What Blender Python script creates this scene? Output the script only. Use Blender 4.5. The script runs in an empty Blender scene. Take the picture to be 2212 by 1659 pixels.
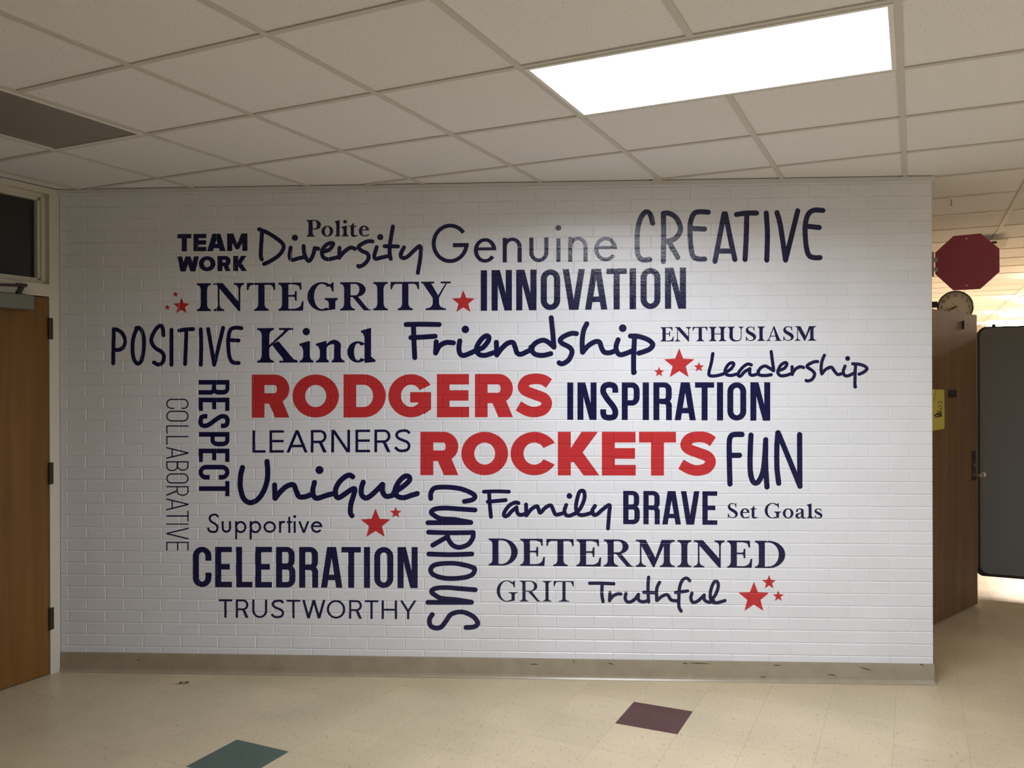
import bpy, bmesh, math, random
import numpy as np
from mathutils import Vector, Matrix
from mathutils.geometry import delaunay_2d_cdt
random.seed(4)
S = bpy.context.scene
COL = S.collection

# ------------------------------------------------------------------ camera
F_PX, CX, CY, CZ = 1829.369, 2.782905, -4.713999, 1.638968
YAW, PITCH, ROLL = -0.052431, -0.000098, -0.003204
def cam_basis():
    sy, cy, sp, cp = math.sin(YAW), math.cos(YAW), math.sin(PITCH), math.cos(PITCH)
    f = Vector((sy*cp, cy*cp, sp)); r = Vector((cy, -sy, 0)); u = r.cross(f)
    cr, sr = math.cos(ROLL), math.sin(ROLL)
    return r*cr + u*sr, u*cr - r*sr, f
CR, CU, CF = cam_basis()
CAM = Vector((CX, CY, CZ))
cd = bpy.data.cameras.new('camera'); co = bpy.data.objects.new('camera', cd); COL.objects.link(co)
cd.sensor_width = 36.0; cd.sensor_fit = 'HORIZONTAL'; cd.lens = F_PX*36/2212
cd.clip_start = 0.05; cd.clip_end = 100
co.matrix_world = Matrix(((CR.x, CU.x, -CF.x, CX), (CR.y, CU.y, -CF.y, CY), (CR.z, CU.z, -CF.z, CZ), (0, 0, 0, 1)))
S.camera = co
# ------------------------------------------------------------------ world, exposure, light levels
wd = bpy.data.worlds.new('world'); S.world = wd; wd.use_nodes = True
wd.node_tree.nodes['Background'].inputs[0].default_value = (1.0, 0.93, 0.84, 1)
wd.node_tree.nodes['Background'].inputs[1].default_value = 0.003
S.view_settings.view_transform = 'Standard'; S.view_settings.look = 'None'
S.view_settings.exposure = 0.0; S.view_settings.gamma = 1.0
S.view_settings.use_curve_mapping = False
LAMP_NEAR = 59.5        # watts of the ceiling light above the mural
LAMP_SIDE = 66.0        # lights further along the corridor, outside the frame
LAMP_FAR = 60.0         # lights of the room beyond
COL_NEAR = (0.95, 0.985, 1.04); COL_SIDE = (0.93, 1.0, 1.12); COL_FAR = (1.0, 0.82, 0.66)
S.cycles.max_bounces = 7; S.cycles.diffuse_bounces = 4

def project(P):
    d = Vector(P) - CAM; k = d.dot(CF)
    if k < 0.05: return None
    return 1106 + F_PX*d.dot(CR)/k, 829.5 - F_PX*d.dot(CU)/k
def ray(x, y): return CF + CR*((x-1106)/F_PX) - CU*((y-829.5)/F_PX)
def on_plane(x, y, P, n):          # survey: the point of a plane seen in a direction
    d = ray(x, y); n = Vector(n); t = (Vector(P)-CAM).dot(n)/d.dot(n); return CAM + d*t
def on_wall(x, y):
    d = ray(x, y); t = -CY/d.y; return CX + t*d.x, CZ + t*d.z

# ------------------------------------------------------------------ building grid
H = 2.758
TH = 0.3905
AX = Vector((math.cos(TH), -math.sin(TH), 0)); BX = Vector((math.sin(TH), math.cos(TH), 0))
TILE = 0.6096; G0 = Vector((1.063423, -2.381914, 0))
def grid(a, b, z=0.0):
    v = G0 + AX*(a*TILE) + BX*(b*TILE); return Vector((v.x, v.y, z))
def to_grid(P):
    d = Vector((P[0], P[1], 0)) - G0; return d.dot(AX)/TILE, d.dot(BX)/TILE
ROTZ = -TH
WALL_X0, WALL_X1 = -0.062, 4.824

# ------------------------------------------------------------------ materials
def mat(name, col, rough=0.5, metal=0.0, noise=None, bump=None, emis=None, spec=0.5, var=0.0, coat=0.0):
    m = bpy.data.materials.new(name); m.use_nodes = True
    nt = m.node_tree; b = nt.nodes['Principled BSDF']
    b.inputs['Base Color'].default_value = (*col, 1); b.inputs['Roughness'].default_value = rough
    b.inputs['Metallic'].default_value = metal; b.inputs['Specular IOR Level'].default_value = spec
    b.inputs['Coat Weight'].default_value = coat; b.inputs['Coat Roughness'].default_value = 0.15
    L = nt.links; tc = nt.nodes.new('ShaderNodeTexCoord')
    geo = nt.nodes.new('ShaderNodeNewGeometry')
    src = None
    if noise:      # (scale, other colour, lo, hi)
        n = nt.nodes.new('ShaderNodeTexNoise'); n.inputs['Scale'].default_value = noise[0]; n.inputs['Detail'].default_value = 5
        L.new(geo.outputs['Position'], n.inputs['Vector'])
        r = nt.nodes.new('ShaderNodeValToRGB'); r.color_ramp.elements[0].position = noise[2]; r.color_ramp.elements[1].position = noise[3]
        r.color_ramp.elements[0].color = (*noise[1], 1); r.color_ramp.elements[1].color = (*col, 1)
        L.new(n.outputs['Fac'], r.inputs['Fac']); src = r.outputs['Color']
        L.new(src, b.inputs['Base Color'])
    if var:
        oi = nt.nodes.new('ShaderNodeObjectInfo'); mr = nt.nodes.new('ShaderNodeMapRange')
        mr.inputs['To Min'].default_value = 1-var; mr.inputs['To Max'].default_value = 1+var*0.4
        L.new(oi.outputs['Random'], mr.inputs['Value'])
        mx = nt.nodes.new('ShaderNodeVectorMath'); mx.operation = 'SCALE'
        if src: L.new(src, mx.inputs[0])
        else: mx.inputs[0].default_value = col
        L.new(mr.outputs['Result'], mx.inputs['Scale']); L.new(mx.outputs[0], b.inputs['Base Color'])
    if bump:       # (scale, strength, distance)
        n = nt.nodes.new('ShaderNodeTexNoise'); n.inputs['Scale'].default_value = bump[0]; n.inputs['Detail'].default_value = 4
        L.new(geo.outputs['Position'], n.inputs['Vector'])
        bp = nt.nodes.new('ShaderNodeBump'); bp.inputs['Strength'].default_value = bump[1]; bp.inputs['Distance'].default_value = bump[2]
        L.new(n.outputs['Fac'], bp.inputs['Height']); L.new(bp.outputs['Normal'], b.inputs['Normal'])
    if emis:
        b.inputs['Emission Color'].default_value = (*emis[0], 1); b.inputs['Emission Strength'].default_value = emis[1]
    return m

def vct(name, base, dark, light, rough=0.22):
    """speckled vinyl floor tile"""
    m = bpy.data.materials.new(name); m.use_nodes = True; nt = m.node_tree; L = nt.links; b = nt.nodes['Principled BSDF']
    geo = nt.nodes.new('ShaderNodeNewGeometry')
    n = nt.nodes.new('ShaderNodeTexNoise'); n.inputs['Scale'].default_value = 70; n.inputs['Detail'].default_value = 6; n.inputs['Roughness'].default_value = .7
    mp = nt.nodes.new('ShaderNodeMapping'); mp.inputs['Rotation'].default_value = (0, 0, .5); mp.inputs['Scale'].default_value = (1, .45, 1)
    L.new(geo.outputs['Position'], mp.inputs['Vector']); L.new(mp.outputs[0], n.inputs['Vector'])
    r = nt.nodes.new('ShaderNodeValToRGB'); e = r.color_ramp.elements
    e[0].position = .33; e[0].color = (*dark, 1); e[1].position = .43; e[1].color = (*base, 1)
    x = e.new(.62); x.color = (*base, 1); x = e.new(.74); x.color = (*light, 1)
    L.new(n.outputs['Fac'], r.inputs['Fac'])
    n2 = nt.nodes.new('ShaderNodeTexNoise'); n2.inputs['Scale'].default_value = 2.2; n2.inputs['Detail'].default_value = 3
    L.new(geo.outputs['Position'], n2.inputs['Vector'])
    mr = nt.nodes.new('ShaderNodeMapRange'); mr.inputs['From Min'].default_value = .3; mr.inputs['From Max'].default_value = .7
    mr.inputs['To Min'].default_value = .90; mr.inputs['To Max'].default_value = 1.04
    L.new(n2.outputs['Fac'], mr.inputs['Value'])
    oi = nt.nodes.new('ShaderNodeObjectInfo'); mo = nt.nodes.new('ShaderNodeMapRange'); mo.inputs['To Min'].default_value = .96; mo.inputs['To Max'].default_value = 1.03
    L.new(oi.outputs['Random'], mo.inputs['Value'])
    mu = nt.nodes.new('ShaderNodeMath'); mu.operation = 'MULTIPLY'; L.new(mr.outputs[0], mu.inputs[0]); L.new(mo.outputs[0], mu.inputs[1])
    sc = nt.nodes.new('ShaderNodeVectorMath'); sc.operation = 'SCALE'; L.new(r.outputs['Color'], sc.inputs[0]); L.new(mu.outputs[0], sc.inputs['Scale'])
    L.new(sc.outputs[0], b.inputs['Base Color'])
    n3 = nt.nodes.new('ShaderNodeTexNoise'); n3.inputs['Scale'].default_value = 6; L.new(geo.outputs['Position'], n3.inputs['Vector'])
    rr = nt.nodes.new('ShaderNodeMapRange'); rr.inputs['To Min'].default_value = rough; rr.inputs['To Max'].default_value = rough+.25
    L.new(n3.outputs['Fac'], rr.inputs['Value']); L.new(rr.outputs[0], b.inputs['Roughness'])
    b.inputs['Specular IOR Level'].default_value = .45
    return m

def ceiling_mat():
    """off-white mineral fibre with pin holes"""
    m = bpy.data.materials.new('mineral_fibre'); m.use_nodes = True; nt = m.node_tree; L = nt.links; b = nt.nodes['Principled BSDF']
    geo = nt.nodes.new('ShaderNodeNewGeometry')
    v = nt.nodes.new('ShaderNodeTexNoise'); v.inputs['Scale'].default_value = 190; v.inputs['Detail'].default_value = 2
    L.new(geo.outputs['Position'], v.inputs['Vector'])
    r = nt.nodes.new('ShaderNodeValToRGB'); e = r.color_ramp.elements
    e[0].position = .28; e[0].color = (.40, .35, .30, 1); e[1].position = .36; e[1].color = (.845, .835, .85, 1)
    L.new(v.outputs['Fac'], r.inputs['Fac'])
    oi = nt.nodes.new('ShaderNodeObjectInfo'); mo = nt.nodes.new('ShaderNodeMapRange'); mo.inputs['To Min'].default_value = .95; mo.inputs['To Max'].default_value = 1.02
    L.new(oi.outputs['Random'], mo.inputs['Value'])
    sc = nt.nodes.new('ShaderNodeVectorMath'); sc.operation = 'SCALE'; L.new(r.outputs['Color'], sc.inputs[0]); L.new(mo.outputs[0], sc.inputs['Scale'])
    L.new(sc.outputs[0], b.inputs['Base Color']); b.inputs['Roughness'].default_value = .9; b.inputs['Specular IOR Level'].default_value = .2
    bp = nt.nodes.new('ShaderNodeBump'); bp.inputs['Strength'].default_value = .25; bp.inputs['Distance'].default_value = .001
    L.new(v.outputs['Fac'], bp.inputs['Height']); L.new(bp.outputs['Normal'], b.inputs['Normal'])
    return m

def wood_mat(name, c1, c2, rough, rot=0.0):
    m = bpy.data.materials.new(name); m.use_nodes = True; nt = m.node_tree; L = nt.links; b = nt.nodes['Principled BSDF']
    tc = nt.nodes.new('ShaderNodeTexCoord'); mp = nt.nodes.new('ShaderNodeMapping'); mp.inputs['Scale'].default_value = (9, 9, .55)
    L.new(tc.outputs['Object'], mp.inputs['Vector'])
    n = nt.nodes.new('ShaderNodeTexNoise'); n.inputs['Scale'].default_value = 2.0; n.inputs['Detail'].default_value = 7; n.inputs['Distortion'].default_value = .6
    L.new(mp.outputs[0], n.inputs['Vector'])
    r = nt.nodes.new('ShaderNodeValToRGB'); r.color_ramp.elements[0].position = .3; r.color_ramp.elements[1].position = .72
    r.color_ramp.elements[0].color = (*c1, 1); r.color_ramp.elements[1].color = (*c2, 1)
    L.new(n.outputs['Fac'], r.inputs['Fac']); L.new(r.outputs['Color'], b.inputs['Base Color']); b.inputs['Roughness'].default_value = rough
    return m

M = {}
M['brick'] = mat('white_wall_paint', (.785, .80, .86), .36, bump=(38, .45, .0022), noise=(3.0, (.755, .77, .825), .35, .6), var=.02)
M['navy'] = mat('navy_paint', (.0052, .0062, .056), .22, bump=(95, .55, .0016))
M['red'] = mat('red_paint', (.53, .030, .036), .28, bump=(95, .45, .0016))
M['floor_gap'] = mat('dark_seam', (.17, .14, .10), .8)
M['tile'] = vct('beige_vinyl', (.565, .478, .325), (.34, .27, .175), (.68, .60, .44))
M['tile_green'] = vct('green_vinyl', (.075, .115, .098), (.04, .065, .055), (.13, .18, .16), .35)
M['tile_maroon'] = vct('maroon_vinyl', (.082, .026, .026), (.045, .014, .014), (.14, .055, .055), .35)
M['ceil'] = ceiling_mat()
M['tee'] = mat('ceiling_grid_paint', (.62, .595, .55), .55)
M['plenum'] = mat('plenum_dark', (.10, .09, .08), .9)
M['trim'] = mat('wall_angle_paint', (.68, .68, .69), .5)
M['base'] = mat('taupe_vinyl_base', (.36, .315, .235), .30, noise=(9, (.31, .268, .195), .3, .6))
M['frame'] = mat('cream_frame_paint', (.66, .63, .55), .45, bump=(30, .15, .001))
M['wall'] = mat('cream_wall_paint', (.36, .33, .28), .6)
M['door_l'] = wood_mat('amber_wood', (.155, .068, .011), (.22, .100, .018), .45)
M['door_r'] = wood_mat('brown_wood', (.115, .062, .028), (.165, .092, .042), .55)
M['glass'] = mat('dark_glass', (.02, .02, .02), .12, spec=.6)
M['steel'] = mat('brushed_steel', (.45, .43, .40), .32, .9)
M['dark_steel'] = mat('dark_bronze', (.06, .052, .045), .4, .7)
M['closer'] = mat('grey_closer_paint', (.19, .195, .17), .45)
M['black'] = mat('black_plastic', (.012, .011, .011), .45)
M['black_gloss'] = mat('brown_black_rim', (.020, .010, .007), .25)
M['grey_table'] = mat('charcoal_laminate', (.155, .16, .165), .6, noise=(160, (.135, .14, .145), .4, .6))
M['maroon'] = mat('maroon_sign_paint', (.33, .052, .090), .55)
M['yellow'] = mat('yellow_paper', (.52, .46, .085), .8)
M['dial'] = mat('clock_dial', (.66, .63, .54), .6)
M['clock_glass'] = mat('clear_lens', (.9, .9, .88), .03)
M['lamp_off'] = mat('unlit_diffuser', (.24, .225, .195), .42, bump=(220, .5, .002))
M['white_metal'] = mat('white_lamp_frame', (.82, .80, .76), .45)
M['lamp_on'] = mat('lit_diffuser', (.8, .8, .8), .5, emis=(COL_NEAR, 3.0))
M['lamp_side'] = mat('lit_side_diffuser', (.8, .8, .8), .5, emis=(COL_NEAR, 3.0))
M['lamp_far'] = mat('lit_far_diffuser', (.8, .8, .8), .5, emis=(COL_FAR, LAMP_FAR))
M['stain'] = mat('black_scuff', (.045, .035, .022), .7)
M['chrome'] = mat('chrome', (.75, .73, .70), .18, 1.0)
M['pink'] = mat('pale_bolt', (.75, .50, .48), .4)
g = M['clock_glass'].node_tree.nodes['Principled BSDF']; g.inputs['Transmission Weight'].default_value = 1.0; g.inputs['IOR'].default_value = 1.15

# ------------------------------------------------------------------ mesh helpers
class MB:
    def __init__(s): s.v = []; s.f = []
    def add(s, vs, fs):
        o = len(s.v); s.v += [tuple(v) for v in vs]; s.f += [tuple(i+o for i in f) for f in fs]; return s
    def box(s, x0, y0, z0, x1, y1, z1, bev=0.0):
        if bev <= 0:
            return s.add([(x0,y0,z0),(x1,y0,z0),(x1,y1,z0),(x0,y1,z0),(x0,y0,z1),(x1,y0,z1),(x1,y1,z1),(x0,y1,z1)],
                [(0,3,2,1),(4,5,6,7),(0,1,5,4),(1,2,6,5),(2,3,7,6),(3,0,4,7)])
        bm = bmesh.new(); bmesh.ops.create_cube(bm, size=1)
        for v in bm.verts: v.co = Vector(((x0+x1)/2+v.co.x*(x1-x0), (y0+y1)/2+v.co.y*(y1-y0), (z0+z1)/2+v.co.z*(z1-z0)))
        bmesh.ops.bevel(bm, geom=list(bm.edges), offset=bev, segments=2, affect='EDGES', profile=.5)
        bm.verts.ensure_lookup_table(); s.add([v.co for v in bm.verts], [[v.index for v in f.verts] for f in bm.faces]); bm.free(); return s
    def prism(s, pts, ax, a0, a1):
        """extrude a 2D outline along an axis ('x','y','z'); pts in the other two, in order"""
        n = len(pts)
        def P(p, a): return {'x': (a, p[0], p[1]), 'y': (p[0], a, p[1]), 'z': (p[0], p[1], a)}[ax]
        vs = [P(p, a0) for p in pts] + [P(p, a1) for p in pts]
        fs = [tuple(range(n))[::-1], tuple(range(n, 2*n))] + [(i, (i+1) % n, n+(i+1) % n, n+i) for i in range(n)]
        return s.add(vs, fs)
    def cyl(s, c, r, ax, L, n=24, r2=None):
        r2 = r if r2 is None else r2; vs = []
        for k, (rr, a) in enumerate(((r, 0), (r2, L))):
            for i in range(n):
                t = 2*math.pi*i/n; u, w = rr*math.cos(t), rr*math.sin(t)
                vs.append({'x': (c[0]+a, c[1]+u, c[2]+w), 'y': (c[0]+u, c[1]+a, c[2]+w), 'z': (c[0]+u, c[1]+w, c[2]+a)}[ax])
        return s.add(vs, [tuple(range(n))[::-1], tuple(range(n, 2*n))] + [(i, (i+1) % n, n+(i+1) % n, n+i) for i in range(n)])
    def mesh(s, name, m=None, smooth=False):
        me = bpy.data.meshes.new(name); me.from_pydata(s.v, [], s.f); me.update()
        bm = bmesh.new(); bm.from_mesh(me); bmesh.ops.recalc_face_normals(bm, faces=bm.faces); bm.to_mesh(me); bm.free()
        if m: me.materials.append(m)
        if smooth:
            for p in me.polygons: p.use_smooth = True
        return me
    def obj(s, name, m, parent=None, loc=(0, 0, 0), rz=0.0, smooth=False):
        return put(name, s.mesh(name, m, smooth), parent, loc, rz)
def put(name, me, parent=None, loc=(0, 0, 0), rz=0.0, sc=None):
    o = bpy.data.objects.new(name, me); COL.objects.link(o); o.location = loc; o.rotation_euler = (0, 0, rz)
    if sc: o.scale = sc
    if parent: o.parent = parent
    return o
def tag(o, label, cat, group=None):
    o['label'] = label; o['category'] = cat
    if group: o['group'] = group
    return o
def thing(name, label, cat, loc=(0, 0, 0), rz=0.0, group=None):
    return tag(put(name, None, None, loc, rz), label, cat, group)
def struct(o, label=None):
    o['kind'] = 'structure'
    if label: o['label'] = label
    return o

# ------------------------------------------------------------------ brick wall
SH, SV, ZF = 0.213589, 0.067891, 2.164716
RES = [6.1,4.7,2.1,-.4,-1.7,-3.1,-3.6,-4.6,-2.8,-2.3,-3.8,-.7,-.5,1.1,1.2,1.9,2.2,-.7,3.5,1.8,.6,1.3,-2.3]
XJ = {n: n*SH - RES[n]*0.0023 for n in range(23)}
XJ[-1] = -SH; XJ[23] = 23*SH
NROW0, NROW1 = -2, 39
def zline(k): return (k+ZF)*SV
def joints(k):
    """vertical joint positions of course k, left to right"""
    rnd = random.Random(k*77+5)
    if k % 2 == 0: xs = [XJ[n] for n in range(0, 23)]
    else: xs = [(XJ[n]+XJ[n+1])/2 + .005*0 for n in range(-1, 23)]
    xs = [x + rnd.uniform(-.0035, .0035) for x in xs]
    return [x for x in xs if WALL_X0+.02 < x < WALL_X1-.03]
JX = {k: joints(k) for k in range(NROW0, NROW1+1)}
DEPTH, JI, JO = 0.0023, 0.0015, 0.0047
def proud(k, i): return random.Random(k*131+i*7+3).uniform(0.0, .0007)
def relief(X, Z):
    """y of the painted face at (X,Z): bricks near 0, joints set back"""
    kf = Z/SV - ZF; k = math.floor(kf); k = max(NROW0, min(NROW1, k))
    dz = min(Z-zline(k), zline(k+1)-Z)
    xs = JX[k]; i = 0
    while i < len(xs) and xs[i] < X: i += 1
    dx = min([abs(X-xs[j]) for j in (i-1, i) if 0 <= j < len(xs)] or [1])
    d = min(dz, dx)
    t = 0 if d >= JO else (1 if d <= JI else (JO-d)/(JO-JI))
    return DEPTH*t - proud(k, i)*(1-t)
# ------------------------------------------------------------------ glyph shapes (local units: photo pixels, y up)
def rect(x0, y0, x1, y1): return [(x0, y0), (x1, y0), (x1, y1), (x0, y1)]
def strip(o, i): return [[o[k], o[k+1], i[k+1], i[k]] for k in range(len(o)-1)]
def rr(x0, y0, x1, y1, kx, ky, s, b, a0=0, a1=360, step=9):
    """part of a rounded-rectangle ring; kx, ky corner radii, s/b stroke at the sides / at top and bottom"""
    cuts = [a0] + [a for a in range(-720, 1081, 90) if a0 < a < a1] + [a1]; o = []; i = []
    ix, iy = max(kx-s, .01), max(ky-b, .01)
    for u, v in zip(cuts, cuts[1:]):
        m = math.radians((u+v)/2); cx = x1-kx if math.cos(m) > 0 else x0+kx; cy = y1-ky if math.sin(m) > 0 else y0+ky
        n = max(1, int(math.ceil((v-u)/step)))
        for j in range(n+1):
            t = math.radians(u+(v-u)*j/n); c, d = math.cos(t), math.sin(t)
            o.append((cx+kx*c, cy+ky*d)); i.append((cx+ix*c, cy+iy*d))
    if a1-a0 >= 360: o.append(o[0]); i.append(i[0])
    return strip(o, i)
def dshape(x0, y0, x1, y1, kx, ky, s, b):
    return rr(x0, y0, x1, y1, kx, ky, s, b, -90, 90) + [rect(x0, y1-b, x1-kx+.01, y1), rect(x0, y0, x1-kx+.01, y0+b)]
def disk(x, y, r, n=18): return [[(x+r*math.cos(2*math.pi*k/n), y+r*math.sin(2*math.pi*k/n)) for k in range(n)]]
def smooth(pts, n=7):
    if len(pts) < 3: return list(pts)
    P = [pts[0]] + list(pts) + [pts[-1]]; out = []
    for k in range(1, len(P)-2):
        p0, p1, p2, p3 = P[k-1:k+3]
        for j in range(n):
            t = j/n; t2, t3 = t*t, t*t*t
            out.append(tuple(.5*(2*b+(c-a)*t+(2*a-5*b+4*c-d)*t2+(3*b-a-3*c+d)*t3) for a, b, c, d in zip(p0, p1, p2, p3)))
    return out + [tuple(pts[-1])]
def stroke(pts, w, cap='round', sm=True):
    """stroke of constant or per-point width along a smoothed path"""
    if isinstance(w, (list, tuple)): pts = [(*p, q) for p, q in zip(pts, w)]
    else: pts = [(p[0], p[1], w) for p in pts]
    q = smooth(pts) if sm else pts; L = []; R = []
    n = len(q); nrm = []
    for k in range(n):
        a = q[max(0, k-1)]; b = q[min(n-1, k+1)]; dx, dy = b[0]-a[0], b[1]-a[1]; d = math.hypot(dx, dy) or 1; nrm.append((-dy/d, dx/d))
    for p, m in zip(q, nrm): L.append((p[0]+m[0]*p[2]/2, p[1]+m[1]*p[2]/2)); R.append((p[0]-m[0]*p[2]/2, p[1]-m[1]*p[2]/2))
    out = strip(L, R)
    if cap == 'round':
        out += disk(q[0][0], q[0][1], q[0][2]/2) + disk(q[-1][0], q[-1][1], q[-1][2]/2)
        for k in range(1, n-1):      # fill the outside of tight bends
            if nrm[k-1][0]*nrm[k+1][0]+nrm[k-1][1]*nrm[k+1][1] < .80: out += disk(q[k][0], q[k][1], q[k][2]/2, 14)
    return out
def diag(xt, xb, m, h): return [(xt, h), (xt+m, h), (xb+m, 0), (xb, 0)]

def sans(ch, w, h, s, b, st):
    """st: 'H' heavy geometric, 'C' condensed, 'L' light"""
    r = rect
    if ch == 'I': return [r(0, 0, w, h)]
    if ch == 'L': return [r(0, 0, s, h), r(0, 0, w, b)]
    if ch == 'T': return [r(0, h-b, w, h), r(w/2-s/2, 0, w/2+s/2, h)]
    if ch == 'E':
        mw = {'H': .98, 'C': .87, 'L': .98}[st]; my = {'H': .505, 'C': .505, 'L': .515}[st]
        return [r(0, 0, s, h), r(0, 0, w, b), r(0, h-b, w*(.995), h), r(0, h*my-b/2, w*mw, h*my+b/2)]
    if ch == 'H': return [r(0, 0, s, h), r(w-s, 0, w, h), r(0, h*.5-b/2, w, h*.5+b/2)]
    if ch == 'N':
        d = {'H': 1.2, 'C': 1.42, 'L': 1.25}[st]*s
        if st == 'C': return [r(0, 0, s, h), r(w-s, 0, w, h), [(.11*w, h), (.41*w, h), (.91*w, 0), (.635*w, 0)]]
        return [r(0, 0, s, h), r(w-s, 0, w, h), [(0, h), (d, h), (w, 0), (w-d, 0)]]
    if ch == 'A' or ch == 'V':
        ta = {'H': .285, 'C': .29, 'L': .5-.52*s/w}[st]*w; m = {'H': 1.12, 'C': 1.02, 'L': 1.12}[st]*s; tb = w-ta
        yi = (w/2-m)*h/ta; ybar = {'H': .17, 'C': .185, 'L': .235}[st]*h
        P = [[(0, 0), (m, 0), (w/2, yi), (ta, h)], [(w, 0), (w-m, 0), (w/2, yi), (tb, h)], [(ta, h), (w/2, yi), (tb, h)]]
        if ch == 'V': return [[(x, h-y) for x, y in p] for p in P]
        q = lambda y: ta*y/h+m*.3
        return P + [[(q(ybar), ybar), (w-q(ybar), ybar), (w-q(ybar+b), ybar+b), (q(ybar+b), ybar+b)]]
    if ch == 'W':
        m = s*(1.12 if st == 'L' else 1.02); e = .275*w-m/2; f = .5*w-m/2; g_ = .725*w-m/2
        P = [diag(0, e, m, h), [(e, 0), (e+m, 0), (f+m, h), (f, h)], diag(f, g_, m, h), [(g_, 0), (g_+m, 0), (w, h), (w-m, h)]]
        return P
    if ch == 'M': return [r(0, 0, s, h), r(w-s, 0, w, h), [(0, h), (.30*w, h), (.575*w, .20*h), (.55*w, .10*h), (.42*w, .10*h)], [(w, h), (.70*w, h), (.425*w, .20*h), (.45*w, .10*h), (.58*w, .10*h)]]
    if ch == 'K': return [r(0, 0, s, h), [(.28*w, .58*h), (.57*w, h), (.965*w, h), (.59*w, .52*h), (.36*w, .30*h), (.28*w, .30*h)], [(.34*w, .36*h), (.59*w, .54*h), (w, 0), (.62*w, 0)]]
    if ch == 'Y':
        m = 1.1*s; e = w/2-m/2
        return [[(0, h), (m*1.05, h), (w/2+s/2, .44*h), (w/2-s/2, .40*h)], [(w, h), (w-m*1.05, h), (w/2-s/2, .44*h), (w/2+s/2, .40*h)], r(w/2-s/2, 0, w/2+s/2, .45*h)]
    if ch == 'O':
        k = w/2 if st == 'C' or st == 'T' else w/2; ky = h/2 if st in 'HL' else min(h/2, w/2)
        return rr(0, 0, w, h, k, ky, s, b)
    if ch == 'C':
        if st in 'HL': W = w*1.10; return rr(0, 0, W, h, W/2, h/2, s, b, 30 if st == 'H' else 40, 330 if st == 'H' else 320)
        k = w/2; return rr(0, 0, w, h, k, k, s, b, 0, 360) and (rr(0, 0, w, h, k, k, s, b, 0, 180) + rr(0, 0, w, h, k, k, s, b, 180, 360) + [r(0, k-.1, s, h-k+.1), r(w-s, .655*h, w, h-k+.1), r(w-s, k-.1, w, .36*h)])
    if ch == 'G':
        if st == 'L': return rr(0, 0, w, h, w/2, h/2, s, b, 36, 360) + [r(.575*w, .40*h, w, .505*h), r(w-s, .45*h, w, .505*h)]
        W = w*1.06; return rr(0, 0, W, h, W/2, h/2, s, b, 30, 325) + [r(.51*w, .345*h, w, .585*h), [(w, .585*h), (w, .185*h), (.84*w, .075*h), (.70*w, .20*h), (.70*w, .40*h)]]
    if ch == 'D': return [r(0, 0, s, h)] + dshape(0, 0, w, h, .53*w if st == 'H' else .45*w, h/2 if st != 'C' else .42*w, s, b)
    if ch == 'U':
        ky = w/2; return [r(0, ky-.1, s, h), r(w-s, ky-.1, w, h)] + rr(0, 0, w, h, w/2, ky, s, b, 180, 360)
    if ch in 'PRB':
        if st == 'H':
            ym = .325*h; bh = h-ym; P = [r(0, 0, s, h)] + dshape(0, ym, w, h, bh/2, bh/2, s*.98, b)
            return P + ([[(.45*w, ym+.02*h), (.80*w, ym+.10*h), (w, 0), (.62*w, 0)]] if ch == 'R' else [])
        if st == 'C':
            k = min(.44*w, .2*h)
            if ch == 'P': return [r(0, 0, s, h)] + dshape(0, .385*h, w, h, k, k*1.15, s, b)
            if ch == 'B': return [r(0, 0, s, h)] + dshape(0, .465*h, .965*w, h, k, k, s, b*.95) + dshape(0, 0, w, .575*h, k, k, s, b)
            return [r(0, 0, s, h)] + dshape(0, .435*h, .985*w, h, k, k, s, b*.95) + rr(0, 0, w, .565*h, k, k, s, b, 0, 90) + [r(.4*w, .565*h-b, w-k, .565*h), r(w-s, .0, w-.01*w, .565*h-k+.1)]
        ym = .415*h
        if st == 'T': # thin condensed
            k = .45*w
            if ch == 'B': return [r(0, 0, s, h)] + dshape(0, .48*h, .95*w, h, k, .24*h, s, b) + dshape(0, 0, w, .52*h, k, .25*h, s, b)
            return [r(0, 0, s, h)] + dshape(0, .46*h, .98*w, h, k, .26*h, s, b) + ([[(.42*w, .47*h), (.42*w+s*1.3, .47*h), (w, 0), (w-s*1.3, 0)]] if ch == 'R' else [])
        P = [r(0, 0, s, h)] + dshape(0, ym, w*.985, h, (h-ym)*.5, (h-ym)*.5, s, b)
        return P + ([[(.47*w, ym+b*.5), (.47*w+s*1.25, ym+b*.5), (w, 0), (w-s*1.3, 0)]] if ch == 'R' else [])
    if ch == 'S':
        if st == 'H': p = [(.88,.775),(.72,.862),(.50,.885),(.29,.84),(.195,.71),(.27,.61),(.50,.525),(.74,.44),(.82,.31),(.72,.17),(.5,.118),(.30,.15),(.075,.26)]; q = .245*h
        elif st == 'C': p = [(.835,.725),(.835,.82),(.76,.905),(.5,.938),(.25,.905),(.165,.82),(.185,.72),(.40,.555),(.66,.40),(.81,.28),(.84,.18),(.76,.09),(.5,.062),(.25,.09),(.165,.18),(.165,.285)]; q = s*.98
        else: p = [(.93,.82),(.78,.925),(.54,.945),(.27,.895),(.15,.76),(.25,.62),(.52,.525),(.80,.43),(.90,.27),(.80,.11),(.52,.055),(.26,.085),(.06,.22)]; q = s
        return stroke([(x*w, y*h) for x, y in p], q, cap='butt')
    # lower case, h = x height
    if ch == 'n': return [r(0, 0, s, h)] + rr(0, 0, w, h+.01*h, w/2, w/2, s, b, 0, 165) + [r(w-s, 0, w, h-w/2+.1)]
    if ch == 'u': return [r(w-s, 0, w, h) if st == 'F' else r(w-s, w/2-.1, w, h), r(0, w/2-.1, s, h)] + rr(0, 0, w, h, w/2, w/2, s, b, 180, 360)
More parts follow.
